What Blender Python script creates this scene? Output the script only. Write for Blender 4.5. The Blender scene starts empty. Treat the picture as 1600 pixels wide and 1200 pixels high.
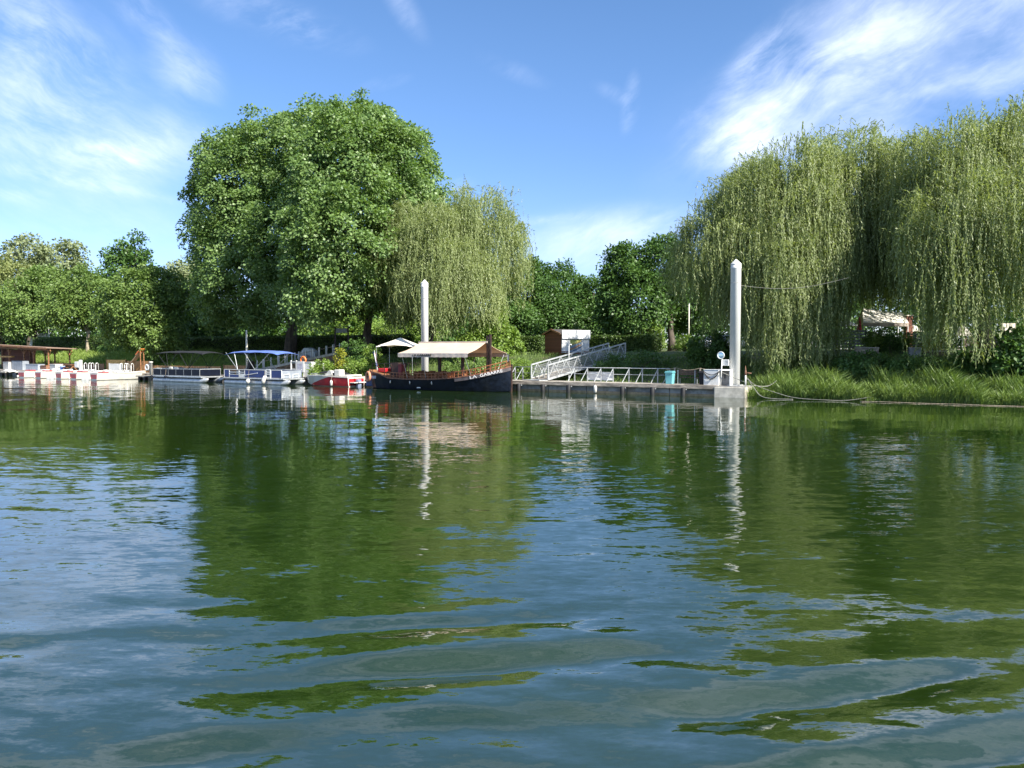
import bpy, bmesh, math, random
import numpy as np
from mathutils import Vector, Matrix

R = math.radians
sc = bpy.context.scene
C = sc.collection

# ------------------------------------------------------------------ camera
F = 1202.0                       # focal length in pixels of the 1600 wide photograph
EYE = 3.0                        # camera height above the water
TH = math.atan(52.0 / F)         # slight downward pitch
cam_d = bpy.data.cameras.new('camera')
cam = bpy.data.objects.new('camera', cam_d)
C.objects.link(cam)
cam.location = (0, 0, EYE)
cam.rotation_euler = (math.pi / 2 - TH, 0, 0)
cam_d.sensor_width = 36.0
cam_d.lens = F / 1600.0 * 36.0
cam_d.clip_start = 0.1
cam_d.clip_end = 5000.0
sc.camera = cam

# ------------------------------------------------------------------ exposure and sun
sc.view_settings.view_transform = 'Standard'
sc.view_settings.look = 'None'
sc.view_settings.exposure = 1.18
sc.view_settings.gamma = 1.0
sc.render.engine = 'CYCLES'
sc.cycles.use_denoising = True
sc.cycles.max_bounces = 8
sc.cycles.diffuse_bounces = 3
sc.cycles.glossy_bounces = 3
sc.cycles.transmission_bounces = 4
sc.cycles.caustics_reflective = False
sc.cycles.caustics_refractive = False
SUN_EL, SUN_AZ = R(39), R(132)   # azimuth clockwise from +Y
sun_vec = Vector((math.sin(SUN_AZ) * math.cos(SUN_EL), math.cos(SUN_AZ) * math.cos(SUN_EL), math.sin(SUN_EL)))
sun_d = bpy.data.lights.new('sun', 'SUN')
sun_d.energy = 5.0
sun_d.angle = R(0.5)
sun_d.color = (1.0, 0.95, 0.86)
sun = bpy.data.objects.new('sun', sun_d)
C.objects.link(sun)
sun.rotation_euler = (-sun_vec).to_track_quat('-Z', 'Y').to_euler()


class NT:
    """small helper for building node graphs"""
    def __init__(self, nt):
        self.nt = nt

    def n(self, t, **kw):
        o = self.nt.nodes.new(t)
        for k, v in kw.items():
            setattr(o, k, v)
        return o

    def put(self, sock, v):
        if v is None:
            return
        if hasattr(v, 'is_output') or isinstance(v, bpy.types.NodeSocket):
            self.nt.links.new(v, sock)
        else:
            sock.default_value = v

    def m(self, op, a, b=None, c=None):
        o = self.n('ShaderNodeMath', operation=op)
        self.put(o.inputs[0], a)
        self.put(o.inputs[1], b)
        self.put(o.inputs[2], c)
        return o.outputs[0]

    def v(self, op, a, b=None, scale=None):
        o = self.n('ShaderNodeVectorMath', operation=op)
        self.put(o.inputs[0], a)
        self.put(o.inputs[1], b)
        if scale is not None:
            self.put(o.inputs['Scale'], scale)
        return o.outputs[0]

    def xyz(self, x, y, z):
        o = self.n('ShaderNodeCombineXYZ')
        self.put(o.inputs[0], x)
        self.put(o.inputs[1], y)
        self.put(o.inputs[2], z)
        return o.outputs[0]

    def sep(self, v):
        o = self.n('ShaderNodeSeparateXYZ')
        self.put(o.inputs[0], v)
        return o.outputs

    def noise(self, vec, scale, detail=3.0, rough=0.5, dist=0.0, out=0):
        o = self.n('ShaderNodeTexNoise')
        self.put(o.inputs['Vector'], vec)
        o.inputs['Scale'].default_value = scale
        o.inputs['Detail'].default_value = detail
        o.inputs['Roughness'].default_value = rough
        o.inputs['Distortion'].default_value = dist
        return o.outputs[out]

    def smooth(self, x, a, b, lo=0.0, hi=1.0):
        o = self.n('ShaderNodeMapRange', interpolation_type='SMOOTHSTEP')
        self.put(o.inputs[0], x)
        for i, q in enumerate((a, b, lo, hi)):
            self.put(o.inputs[i + 1], q)
        return o.outputs[0]

    def mix(self, f, a, b):
        o = self.n('ShaderNodeMix', data_type='RGBA')
        self.put(o.inputs[0], f)
        self.put(o.inputs[6], a)
        self.put(o.inputs[7], b)
        return o.outputs[2]


# ------------------------------------------------------------------ pixel helpers (photograph pixels -> places)
def ray(px, py):
    v = (600.0 - py) / F
    return ((px - 800.0) / F, math.cos(TH) + v * math.sin(TH), -math.sin(TH) + v * math.cos(TH))


def at(px, py, Y):
    d = ray(px, py)
    k = Y / d[1]
    return Vector((d[0] * k, Y, EYE + d[2] * k))


# ------------------------------------------------------------------ world: sky with cirrus
world = bpy.data.worlds.new('World')
sc.world = world
world.use_nodes = True
W = NT(world.node_tree)
W.nt.nodes.clear()
sky = W.n('ShaderNodeTexSky', sky_type='NISHITA', sun_disc=False)
sky.sun_elevation = SUN_EL
sky.sun_rotation = SUN_AZ
sky.air_density = 0.85
sky.dust_density = 0.15
sky.ozone_density = 3.0
gen = W.n('ShaderNodeTexCoord').outputs['Generated']
gx, gy, gz = W.sep(gen)
az = W.m('ARCTAN2', gx, gy)
el = W.m('ARCSINE', gz)


def azel(px, py):
    d = Vector(ray(px, py)).normalized()
    return math.atan2(d.x, d.y), math.asin(d.z)


def cloud_mask(lst):
    tot = None
    for px, py, rx, ry, ang, wgt in lst:
        a0, e0 = azel(px, py)
        rx, ry = rx / F, ry / F
        ca, sa = math.cos(R(ang)), math.sin(R(ang))
        da = W.m('SUBTRACT', az, a0)
        de = W.m('SUBTRACT', el, e0)
        u = W.m('ADD', W.m('MULTIPLY', da, ca / rx), W.m('MULTIPLY', de, sa / rx))
        v = W.m('ADD', W.m('MULTIPLY', da, -sa / ry), W.m('MULTIPLY', de, ca / ry))
        d = W.m('SQRT', W.m('ADD', W.m('MULTIPLY', u, u), W.m('MULTIPLY', v, v)))
        k = W.smooth(d, 1.35, 0.05, 0.0, wgt)
        tot = k if tot is None else W.m('ADD', tot, k)
    return tot


def streaks(ang, stretch, scale, seed, lo, hi):
    ca, sa = math.cos(R(ang)), math.sin(R(ang))
    warp = W.noise(W.xyz(az, el, seed), 5.0, 3.0, 0.55, 0.0, 1)
    wv = W.v('SCALE', W.v('SUBTRACT', warp, (0.5, 0.5, 0.5)), scale=0.085)
    wx, wy, wz = W.sep(wv)
    a2 = W.m('ADD', az, wx)
    e2 = W.m('ADD', el, wy)
    u = W.m('ADD', W.m('MULTIPLY', a2, ca / stretch), W.m('MULTIPLY', e2, sa / stretch))
    v = W.m('ADD', W.m('MULTIPLY', a2, -sa), W.m('MULTIPLY', e2, ca))
    nz = W.noise(W.xyz(u, v, seed), scale, 8.0, 0.62, 0.0)
    fine = W.noise(W.xyz(W.m('MULTIPLY', u, .55), v, seed + 4.0), scale * 3.2, 6.0, 0.65, 0.0)   # fibres
    return W.smooth(W.m('ADD', W.m('MULTIPLY', nz, .68), W.m('MULTIPLY', fine, .32)), lo, hi)


left_list = [
    (60, 140, 150, 120, -35, .8), (20, 60, 120, 60, -40, .6), (110, 60, 90, 30, -45, .6), (235, 232, 85, 45, 25, 1.0), (165, 245, 60, 30, 10, .7),
    (292, 112, 55, 42, -35, .9), (225, 25, 60, 26, -40, .7), (120, 285, 150, 10, -6, .8), (30, 305, 45, 12, 0, .6),
    (150, 345, 300, 60, 0, .30), (60, 215, 150, 60, -10, .55), (600, 330, 120, 20, -5, .0)]
right_list = [
    (420, 22, 130, 30, -12, .6), (470, 40, 35, 22, -30, .7), (628, 8, 55, 20, -50, .5), (1260, 120, 220, 75, 30, .85), (1180, 90, 80, 24, 42, .9), (1420, 80, 280, 130, 25, .62),
    (1560, 150, 160, 150, 15, .60), (1150, 215, 75, 40, 18, 1.15), (1210, 240, 80, 30, -15, .7), (985, 165, 14, 42, -8, 1.0), (965, 150, 40, 12, -25, .5),
    (915, 380, 160, 50, 8, .75), (1010, 350, 120, 30, 5, .45), (850, 342, 80, 9, 4, .7), (715, 290, 26, 12, 10, .8), (1080, 180, 90, 14, 12, .4), (800, 110, 60, 14, -20, .3), (600, 130, 40, 10, 15, .4)]
ml = W.m('MULTIPLY', cloud_mask(left_list), streaks(-30, 2.2, 17.0, 3.1, 0.37, 0.70))
mr = W.m('MULTIPLY', cloud_mask(right_list), streaks(28, 2.2, 17.0, 7.7, 0.37, 0.70))
soft = W.m('MULTIPLY', cloud_mask([(1450, 90, 330, 150, 20, .24), (1250, 130, 150, 70, 30, .22), (80, 170, 170, 120, -25, .16), (920, 375, 190, 48, 6, .22), (220, 250, 130, 60, 10, .12), (180, 345, 260, 40, 0, .10), (1160, 220, 80, 45, 15, .3)]),
           W.smooth(W.noise(W.xyz(az, W.m('MULTIPLY', el, 1.8), 5.5), 7.0, 5.0, .55), .28, .68))
gen_c = W.m('MULTIPLY', W.m('MULTIPLY', streaks(14, 2.2, 7.0, 1.4, 0.34, 0.80), W.m('MAXIMUM', W.smooth(W.m('ABSOLUTE', az), 0.72, 1.0), W.smooth(el, 0.44, 0.56))), 0.55)
veil = W.m('MULTIPLY', W.smooth(el, 0.25, 0.02), 0.06)
cl = W.m('MINIMUM', W.m('ADD', W.m('ADD', W.m('ADD', W.m('MULTIPLY', W.m('ADD', ml, mr), 0.40), soft), gen_c), veil), 0.72)
hs = W.n('ShaderNodeHueSaturation')
hs.inputs['Hue'].default_value = 0.502
hs.inputs['Saturation'].default_value = 1.12
hs.inputs['Value'].default_value = 1.0
W.put(hs.inputs['Color'], sky.outputs[0])
low = W.n('ShaderNodeMix', data_type='RGBA', blend_type='MULTIPLY')
low.inputs[0].default_value = 1.0
W.put(low.inputs[6], hs.outputs[0])
W.put(low.inputs[7], W.mix(W.smooth(el, .42, .02), (1, 1, 1, 1), (.78, .76, .91, 1)))
skycol = W.mix(cl, low.outputs[2], (5.9, 6.4, 7.9, 1.0))
bg = W.n('ShaderNodeBackground')
W.put(bg.inputs['Color'], skycol)
bg.inputs['Strength'].default_value = 0.100
W.nt.links.new(bg.outputs[0], W.n('ShaderNodeOutputWorld').inputs[0])

# ------------------------------------------------------------------ shore frame: s runs along the bank to the right, n runs inland
ANG = R(-31)
UX, UY = math.cos(ANG), math.sin(ANG)
VX, VY = -UY, UX
OY = 58.0


def L(s, n, z=0.0):
    return Vector((s * UX + n * VX, OY + s * UY + n * VY, z))


def SN(x, y):
    return x * UX + (y - OY) * UY, x * VX + (y - OY) * VY


def S(px, n):
    k = (px - 800.0) / F
    return (k * (OY + n * VY) - n * VX) / (UX - k * UY)


def zat(px, py, n):
    s = S(px, n)
    return at(px, py, L(s, n).y).z


def smst(a, b, x):
    t = np.clip((np.asarray(x, float) - a) / (b - a), 0, 1)
    return t * t * (3 - 2 * t)


def shore(s):
    return 2.6 - 2.3 * smst(14.0, 18.5, s) + 0.15 * np.sin(np.asarray(s) * 1.7)


MX = [-40, -2, 0, 1.5, 3, 6, 9, 12.5, 25, 60, 500]
MZ = [-2.5, -0.7, -0.05, 0.55, 0.95, 1.8, 2.5, 2.85, 3.05, 3.2, 3.6]


def ground(s, n):
    m = np.asarray(n) - shore(s)
    z = np.interp(m, MX, MZ)
    return z + np.where(m > 0.5, 0.06 * np.sin(np.asarray(s) * .9 + 1.3 * m) + .04 * np.sin(2.1 * np.asarray(s) - .7 * m), 0)


def gz_at(p):
    s, n = SN(p[0], p[1])
    return float(ground(s, n))


# ------------------------------------------------------------------ materials
MATS = {}


def mat(name, col, rough=0.6, var=0.18, scale=3.0, metal=0.0, dirt=None, stretch=(1, 1, 1), bump=0.0, spec=0.5):
    if name in MATS:
        return MATS[name]
    m_ = bpy.data.materials.new(name)
    m_.use_nodes = True
    T = NT(m_.node_tree)
    b = T.nt.nodes['Principled BSDF']
    co = T.n('ShaderNodeTexCoord').outputs['Object']
    mp = T.n('ShaderNodeMapping')
    T.put(mp.inputs['Vector'], co)
    mp.inputs['Scale'].default_value = stretch
    nz = T.noise(mp.outputs[0], scale, 5.0, 0.6)
    dark = tuple(c * (1 - 2 * var) for c in col)
    lite = tuple(min(1, c * (1 + var)) for c in col)
    c1 = T.mix(T.smooth(nz, 0.3, 0.7), dark + (1,), lite + (1,))
    if dirt:
        nz2 = T.noise(mp.outputs[0], scale * 0.37, 4.0, 0.65)
        c1 = T.mix(T.smooth(nz2, 0.5, 0.72, 0, .75), c1, tuple(dirt) + (1,))
    T.put(b.inputs['Base Color'], c1)
    b.inputs['Roughness'].default_value = rough
    b.inputs['Metallic'].default_value = metal
    b.inputs['Specular IOR Level'].default_value = spec
    if bump:
        bn = T.n('ShaderNodeBump')
        bn.inputs['Strength'].default_value = bump
        bn.inputs['Distance'].default_value = 0.02
        T.put(bn.inputs['Height'], nz)
        T.put(b.inputs['Normal'], bn.outputs[0])
    MATS[name] = m_
    return m_


def planks(name, col, axis=0, width=0.14, gap=0.06, rough=0.75, var=0.25):
    """boards: gaps and per-board tone along one object axis"""
    if name in MATS:
        return MATS[name]
    m_ = bpy.data.materials.new(name)
    m_.use_nodes = True
    T = NT(m_.node_tree)
    b = T.nt.nodes['Principled BSDF']
    co = T.n('ShaderNodeTexCoord').outputs['Object']
    q = T.m('DIVIDE', T.sep(co)[axis], width)
    fr = T.m('FRACT', q)
    wn = T.n('ShaderNodeTexWhiteNoise', noise_dimensions='1D')
    T.put(wn.inputs['W'], T.m('FLOOR', q))
    nz = T.noise(co, 6.0, 5.0, 0.6)
    t = T.m('ADD', T.m('MULTIPLY', wn.outputs[0], .6), T.m('MULTIPLY', nz, .4))
    c1 = T.mix(t, tuple(c * (1 - 1.6 * var) for c in col) + (1,), tuple(min(1, c * (1 + var)) for c in col) + (1,))
    c2 = T.mix(T.m('LESS_THAN', fr, gap), c1, tuple(c * .12 for c in col) + (1,))
    T.put(b.inputs['Base Color'], c2)
    b.inputs['Roughness'].default_value = rough
    MATS[name] = m_
    return m_


def leafmat(name, c1, c2, trans=0.32, rough=0.55, spec=0.35):
    if name in MATS:
        return MATS[name]
    m_ = bpy.data.materials.new(name)
    m_.use_nodes = True
    T = NT(m_.node_tree)
    T.nt.nodes.clear()
    geo = T.n('ShaderNodeNewGeometry')
    big = T.noise(geo.outputs['Position'], 0.35, 3.0, 0.6)
    f = T.m('ADD', T.m('MULTIPLY', geo.outputs['Random Per Island'], .65), T.m('MULTIPLY', T.smooth(big, .3, .7), .35))
    col = T.mix(f, tuple(c1) + (1,), tuple(c2) + (1,))
    b = T.n('ShaderNodeBsdfPrincipled')
    T.put(b.inputs['Base Color'], col)
    b.inputs['Roughness'].default_value = rough * .85
    b.inputs['Specular IOR Level'].default_value = spec
    tr = T.n('ShaderNodeBsdfTranslucent')
    gm = T.n('ShaderNodeMix', data_type='RGBA', blend_type='MULTIPLY')
    gm.inputs[0].default_value = 1.0
    T.put(gm.inputs[6], col)
    gm.inputs[7].default_value = (1.25, 1.3, .55, 1)
    T.put(tr.inputs['Color'], gm.outputs[2])
    mx = T.n('ShaderNodeMixShader')
    mx.inputs[0].default_value = trans
    T.nt.links.new(b.outputs[0], mx.inputs[1])
    T.nt.links.new(tr.outputs[0], mx.inputs[2])
    T.nt.links.new(mx.outputs[0], T.n('ShaderNodeOutputMaterial').inputs[0])
    MATS[name] = m_
    return m_


# ------------------------------------------------------------------ objects and tags
def tag(o, label=None, cat=None, group=None, kind=None):
    if label:
        o['label'] = label
    if cat:
        o['category'] = cat
    if group:
        o['group'] = group
    if kind:
        o['kind'] = kind
    return o


def thing(name, label, cat, loc=(0, 0, 0), rz=0.0, group=None):
    o = bpy.data.objects.new(name, None)
    C.objects.link(o)
    o.location = loc
    o.rotation_euler = (0, 0, rz)
    o.empty_display_size = 0.3
    return tag(o, label, cat, group)


def kids(o):
    return [c for c in bpy.data.objects if c.parent == o]


def dup(o, loc, rz=None, label=None, parent=None):
    c = o.copy()
    C.objects.link(c)
    if parent is None:
        c.location = loc
        if rz is not None:
            c.rotation_euler = (0, 0, rz)
        if label:
            c['label'] = label
    else:
        c.parent = parent
    for k in kids(o):
        dup(k, None, parent=c)
    return c


def link(name, me, material, parent=None):
    o = bpy.data.objects.new(name, me)
    C.objects.link(o)
    if material is not None:
        me.materials.append(material)
    if parent is not None:
        o.parent = parent
    return o


class MB:
    """collects shapes and links them as one mesh object"""
    def __init__(self):
        self.v, self.f = [], []

    def add(self, vs, fs):
        b = len(self.v)
        self.v += [tuple(q) for q in vs]
        self.f += [tuple(b + i for i in q) for q in fs]
        return self

    def hexa(self, p):
        return self.add(p, [(0, 3, 2, 1), (4, 5, 6, 7), (0, 1, 5, 4), (1, 2, 6, 5), (2, 3, 7, 6), (3, 0, 4, 7)])

    def box(self, x0, x1, y0, y1, z0, z1, rz=0.0):
        p = [(x0, y0, z0), (x1, y0, z0), (x1, y1, z0), (x0, y1, z0), (x0, y0, z1), (x1, y0, z1), (x1, y1, z1), (x0, y1, z1)]
        if rz:
            cx, cy = (x0 + x1) / 2, (y0 + y1) / 2
            c, s = math.cos(rz), math.sin(rz)
            p = [(cx + (a - cx) * c - (b - cy) * s, cy + (a - cx) * s + (b - cy) * c, z) for a, b, z in p]
        return self.hexa(p)

    def cbox(self, x, y, z, w, d, h, rz=0.0):
        return self.box(x - w / 2, x + w / 2, y - d / 2, y + d / 2, z, z + h, rz)

    def bar(self, a, b, w, h=None):
        """rectangular beam between two points"""
        h = h or w
        a, b = Vector(a), Vector(b)
        t = (b - a).normalized()
        up = Vector((0, 0, 1)) if abs(t.z) < .95 else Vector((0, 1, 0))
        x = t.cross(up).normalized() * w / 2
        y = x.cross(t).normalized() * h / 2
        return self.hexa([a - x - y, a + x - y, a + x + y, a - x + y, b - x - y, b + x - y, b + x + y, b - x + y])

    def tube(self, pts, r, n=8, r2=None, caps=True):
        pts = [Vector(p) for p in pts]
        m = len(pts)
        rs = r if isinstance(r, (list, tuple)) else [r + ((r2 if r2 is not None else r) - r) * i / max(1, m - 1) for i in range(m)]
        rings = []
        for i, p in enumerate(pts):
            t = (pts[min(i + 1, m - 1)] - pts[max(i - 1, 0)]).normalized()
            up = Vector((0, 0, 1)) if abs(t.z) < .9 else Vector((0, 1, 0))
            x = t.cross(up).normalized()
            y = t.cross(x).normalized()
            rings.append([p + (x * math.cos(2 * math.pi * k / n) + y * math.sin(2 * math.pi * k / n)) * rs[i] for k in range(n)])
        vs = [q for rg in rings for q in rg]
        fs = [(i * n + k, i * n + (k + 1) % n, (i + 1) * n + (k + 1) % n, (i + 1) * n + k) for i in range(m - 1) for k in range(n)]
        if caps:
            fs += [tuple(range(n))[::-1], tuple((m - 1) * n + k for k in range(n))]
        return self.add(vs, fs)

    def lathe(self, prof, n=20, x=0, y=0):
        vs, fs = [], []
        for r, z in prof:
            vs += [(x + r * math.cos(2 * math.pi * k / n), y + r * math.sin(2 * math.pi * k / n), z) for k in range(n)]
        for i in range(len(prof) - 1):
            fs += [(i * n + k, i * n + (k + 1) % n, (i + 1) * n + (k + 1) % n, (i + 1) * n + k) for k in range(n)]
        fs += [tuple(range(n))[::-1], tuple((len(prof) - 1) * n + k for k in range(n))]
        return self.add(vs, fs)

    def grid(self, rows, thick=0.0):
        """sheet from rows of points, optionally with thickness"""
        m, n = len(rows), len(rows[0])
        vs = [Vector(q) for r in rows for q in r]
        fs = [(i * n + j, i * n + j + 1, (i + 1) * n + j + 1, (i + 1) * n + j) for i in range(m - 1) for j in range(n - 1)]
        if not thick:
            return self.add(vs, fs)
        k = len(vs)
        lo = [q - Vector((0, 0, thick)) for q in vs]
        fs2 = [tuple(k + i for i in f[::-1]) for f in fs]
        rim = [j for j in range(n)] + [i * n + n - 1 for i in range(1, m)] + [(m - 1) * n + j for j in range(n - 2, -1, -1)] + [i * n for i in range(m - 2, 0, -1)]
        fs3 = [(rim[(i + 1) % len(rim)], rim[i], k + rim[i], k + rim[(i + 1) % len(rim)]) for i in range(len(rim))]
        return self.add(vs + lo, fs + fs2 + fs3)

    def torus(self, c, R_, r, axis='y', n=20, m=8, sx=1.0):
        vs, fs = [], []
        for i in range(n):
            a = 2 * math.pi * i / n
            for j in range(m):
                b = 2 * math.pi * j / m
                q = (R_ + r * math.cos(b))
                u, v, w = q * math.cos(a), q * math.sin(a), r * math.sin(b)
                p = {'y': (u, w, v), 'x': (w, u, v), 'z': (u, v, w)}[axis]
                vs.append((c[0] + p[0], c[1] + p[1], c[2] + p[2]))
        for i in range(n):
            for j in range(m):
                fs.append((i * m + j, ((i + 1) % n) * m + j, ((i + 1) % n) * m + (j + 1) % m, i * m + (j + 1) % m))
        return self.add(vs, fs)

    def build(self, name, material, parent=None, smooth=False, bevel=0.0):
        me = bpy.data.meshes.new(name)
        me.from_pydata([tuple(q) for q in self.v], [], self.f)
        bm = bmesh.new()
        bm.from_mesh(me)
        bmesh.ops.recalc_face_normals(bm, faces=bm.faces)
        if bevel:
            bmesh.ops.bevel(bm, geom=[e for e in bm.edges if e.calc_face_angle(0) > .6], offset=bevel, segments=2, affect='EDGES', profile=.5)
        bm.to_mesh(me)
        bm.free()
        if smooth:
            for p in me.polygons:
                p.use_smooth = True
        return link(name, me, material, parent)


def lettering(text, size, material, parent, mtx, name='lettering', width=None):
    cu = bpy.data.curves.new(name, 'FONT')
    cu.body = text
    cu.size = size
    cu.extrude = 0.006
    cu.offset = 0.004
    cu.align_x = 'CENTER'
    cu.align_y = 'CENTER'
    tmp = bpy.data.objects.new('tmp', cu)
    C.objects.link(tmp)
    bpy.context.view_layer.update()
    me = bpy.data.meshes.new_from_object(tmp.evaluated_get(bpy.context.evaluated_depsgraph_get()))
    bpy.data.objects.remove(tmp)
    if width:
        w = max(v.co.x for v in me.vertices) - min(v.co.x for v in me.vertices)
        me.transform(Matrix.Diagonal((width / w, 1, 1, 1)))
    me.transform(mtx)
    me.materials.clear()
    return link(name, me, material, parent)


# ------------------------------------------------------------------ leaf meshes
def unit(a):
    return a / np.maximum(np.linalg.norm(a, axis=1, keepdims=True), 1e-9)


def leaf_mesh(name, P, T, N, ln, wd, material, parent=None, bend=0.0):
    """kite shaped leaves: base P, direction T, facing N"""
    n = len(P)
    T = unit(T)
    B = unit(np.cross(N, T))
    N = np.cross(T, B)
    ln = np.broadcast_to(np.asarray(ln, float).reshape(-1, 1), (n, 1))
    wd = np.broadcast_to(np.asarray(wd, float).reshape(-1, 1), (n, 1))
    V = np.empty((n, 4, 3), np.float32)
    V[:, 0] = P
    V[:, 1] = P + T * ln * .45 - B * wd * .5 + N * bend * ln
    V[:, 2] = P + T * ln
    V[:, 3] = P + T * ln * .45 + B * wd * .5 + N * bend * ln
    me = bpy.data.meshes.new(name)
    me.vertices.add(4 * n)
    me.vertices.foreach_set('co', V.reshape(-1))
    me.loops.add(4 * n)
    me.loops.foreach_set('vertex_index', np.arange(4 * n, dtype=np.int32))
    me.polygons.add(n)
    me.polygons.foreach_set('loop_start', np.arange(0, 4 * n, 4, dtype=np.int32))
    me.update(calc_edges=True)
    return link(name, me, material, parent)


def E(px, py, D, rpx, rpy, dep=None):
    """crown ellipsoid: centre seen at a photograph pixel, distance D, radii given in pixels at that distance"""
    c = at(px, py, D)
    return (c.x, c.y, c.z, rpx * D / F, (dep if dep else rpx * D / F * .95), rpy * D / F)


def sphere(rng, n):
    return unit(rng.normal(size=(n, 3)))


def broad_crown(ells, ncl, per, leaf, rc, seed, flat=.5, inner=.22, floor=None):
    rng = np.random.default_rng(seed)
    el_ = np.array(ells)
    area = (el_[:, 3] * el_[:, 5]) ** .9
    Ps, Os = [], []
    need = ncl
    while need > 0:
        k = rng.choice(len(el_), size=need * 2, p=area / area.sum())
        d = sphere(rng, need * 2)
        lump = 1 + .07 * np.sin(d[:, 0] * 9 + k) * np.sin(d[:, 2] * 8 + 2 * k) + .05 * np.sin(d[:, 1] * 13 + d[:, 2] * 11)
        r = np.where(rng.random(need * 2) < inner, rng.uniform(.45, .8, need * 2), rng.uniform(.82, 1.0, need * 2)) * lump
        p = el_[k, :3] + d * el_[k, 3:] * r[:, None]
        ok = np.ones(len(p), bool)
        for j in range(len(el_)):
            q = np.sqrt((((p - el_[j, :3]) / el_[j, 3:]) ** 2).sum(1))
            ok &= ~((q < .68) & (k != j) & (r > .8))
        if floor is not None:
            ok &= p[:, 2] > floor
        p, d = p[ok][:need], (d / el_[k, 3:])[ok][:need]
        Ps.append(p)
        Os.append(unit(d))
        need -= len(p)
    Pc, Oc = np.concatenate(Ps), np.concatenate(Os)
    n = ncl * per
    ci = np.repeat(np.arange(ncl), per)
    ax = unit(Oc * .7 + np.array([0, 0, .75]) + rng.normal(size=Oc.shape) * .3)
    off = sphere(rng, n) * (rng.random((n, 1)) ** .45)
    cs = rc * rng.uniform(.65, 1.35, ncl)
    off *= cs[ci][:, None]
    al = (off * ax[ci]).sum(1, keepdims=True)
    off -= ax[ci] * al * (1 - flat)
    P = Pc[ci] + off
    P[:, 2] -= .25 * (np.linalg.norm(off, axis=1) ** 2) / rc * .5
    T = unit(off) * .6 + Oc[ci] * .3 + rng.normal(size=P.shape) * .5 + np.array([0, 0, -.25])
    N = ax[ci] * 1.0 + rng.normal(size=P.shape) * .45
    return P, T, N, leaf * rng.uniform(.7, 1.3, n)


def limbs(mb, base, top, r0, ells, rng, n=9, r_end=.06):
    """tapered trunk from base to top plus limbs towards the crown"""
    base, top = Vector(base), Vector(top)
    pts, rs = [], []
    for i in range(8):
        t = i / 7
        p = base.lerp(top, t) + Vector((rng.normal() * .12, rng.normal() * .12, 0)) * (1 if 0 < i < 7 else 0)
        pts.append(p)
        rs.append(r0 * ((1.0 - .7 * t) + (.5 if i == 0 else .12 if i == 1 else 0)))
    mb.tube(pts, rs, 10)
    for i in range(n):
        e = ells[i % len(ells)]
        t = rng.uniform(.35, .95)
        a = base.lerp(top, t)
        b = Vector((e[0] + rng.uniform(-.6, .6) * e[3], e[1] + rng.uniform(-.6, .6) * e[4], e[2] + rng.uniform(-.2, .6) * e[5]))
        md = a.lerp(b, .45) + Vector((rng.normal() * .4, rng.normal() * .4, -.08 * (b - a).length))
        r = r0 * (1 - .7 * t) * .6
        mb.tube([a, a.lerp(md, .5), md, md.lerp(b, .5), b], [r, r * .8, r * .6, r * .42, r_end * .5], 6)


def broad_tree(name, label, cat, ells, base, trunk_r, ncl, per, leaf, rc, material, seed, group=None, bark=None, flat=.5, wd=.8, inner=.22, floor=None, nl=9):
    rng = np.random.default_rng(seed + 999)
    root = thing(name, label, cat, base, 0, group)
    bx = Vector(base)
    e2 = [(e[0] - bx.x, e[1] - bx.y, e[2] - bx.z) + tuple(e[3:]) for e in ells]
    top = max(e2, key=lambda q: q[2])
    mb = MB()
    limbs(mb, (0, 0, -.3), (top[0] * .5, top[1] * .5, top[2] * .9), trunk_r, e2, rng, n=nl)
    mb.build('trunk', bark or mat('bark', (.10, .08, .06), .9, .3, 4.0, stretch=(1, 1, .3), bump=.6), root, smooth=True)
    P, T, N, ln = broad_crown(e2, ncl, per, leaf, rc, seed, flat, inner, None if floor is None else floor - bx.z)
    leaf_mesh('crown', P, T, N, ln, ln * wd, material, root, bend=.06)
    return root


def shrub(label, px, py, D, rpx, rpy, material, seed, ncl=45, per=55, leaf=.16, rc=.45, name='shrub', cat='shrub', group=None, wd=.7, zbase=None):
    c = at(px, py, D)
    gz = gz_at(c) if zbase is None else zbase
    rx, rz = rpx * D / F, rpy * D / F
    root = thing(name, label, cat, (c.x, c.y, gz), 0, group)
    zc = c.z - gz
    e = [(0, 0, zc, rx, rx * .8, rz), (rx * .35, -.1, zc - rz * .3, rx * .6, rx * .6, rz * .7), (-rx * .4, .1, zc - rz * .25, rx * .55, rx * .55, rz * .7)]
    P, T, N, ln = broad_crown(e, ncl, per, leaf, rc, seed, .6, .3, .03)
    leaf_mesh('foliage', P, T, N, ln, ln * wd, material, root, bend=.06)
    mb = MB()
    rng = np.random.default_rng(seed)
    for i in range(7):
        a = rng.uniform(0, 6.28)
        mb.tube([(0.1 * math.cos(a), .1 * math.sin(a), -.15), (.4 * rx * math.cos(a), .4 * rx * math.sin(a), zc * .7), (.75 * rx * math.cos(a), .7 * rx * math.sin(a), zc + rz * .5)], .04, 5, .008)
    mb.build('stem', mat('bark', (.10, .08, .06), .9, .3, 4.0), root)
    return root


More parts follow.
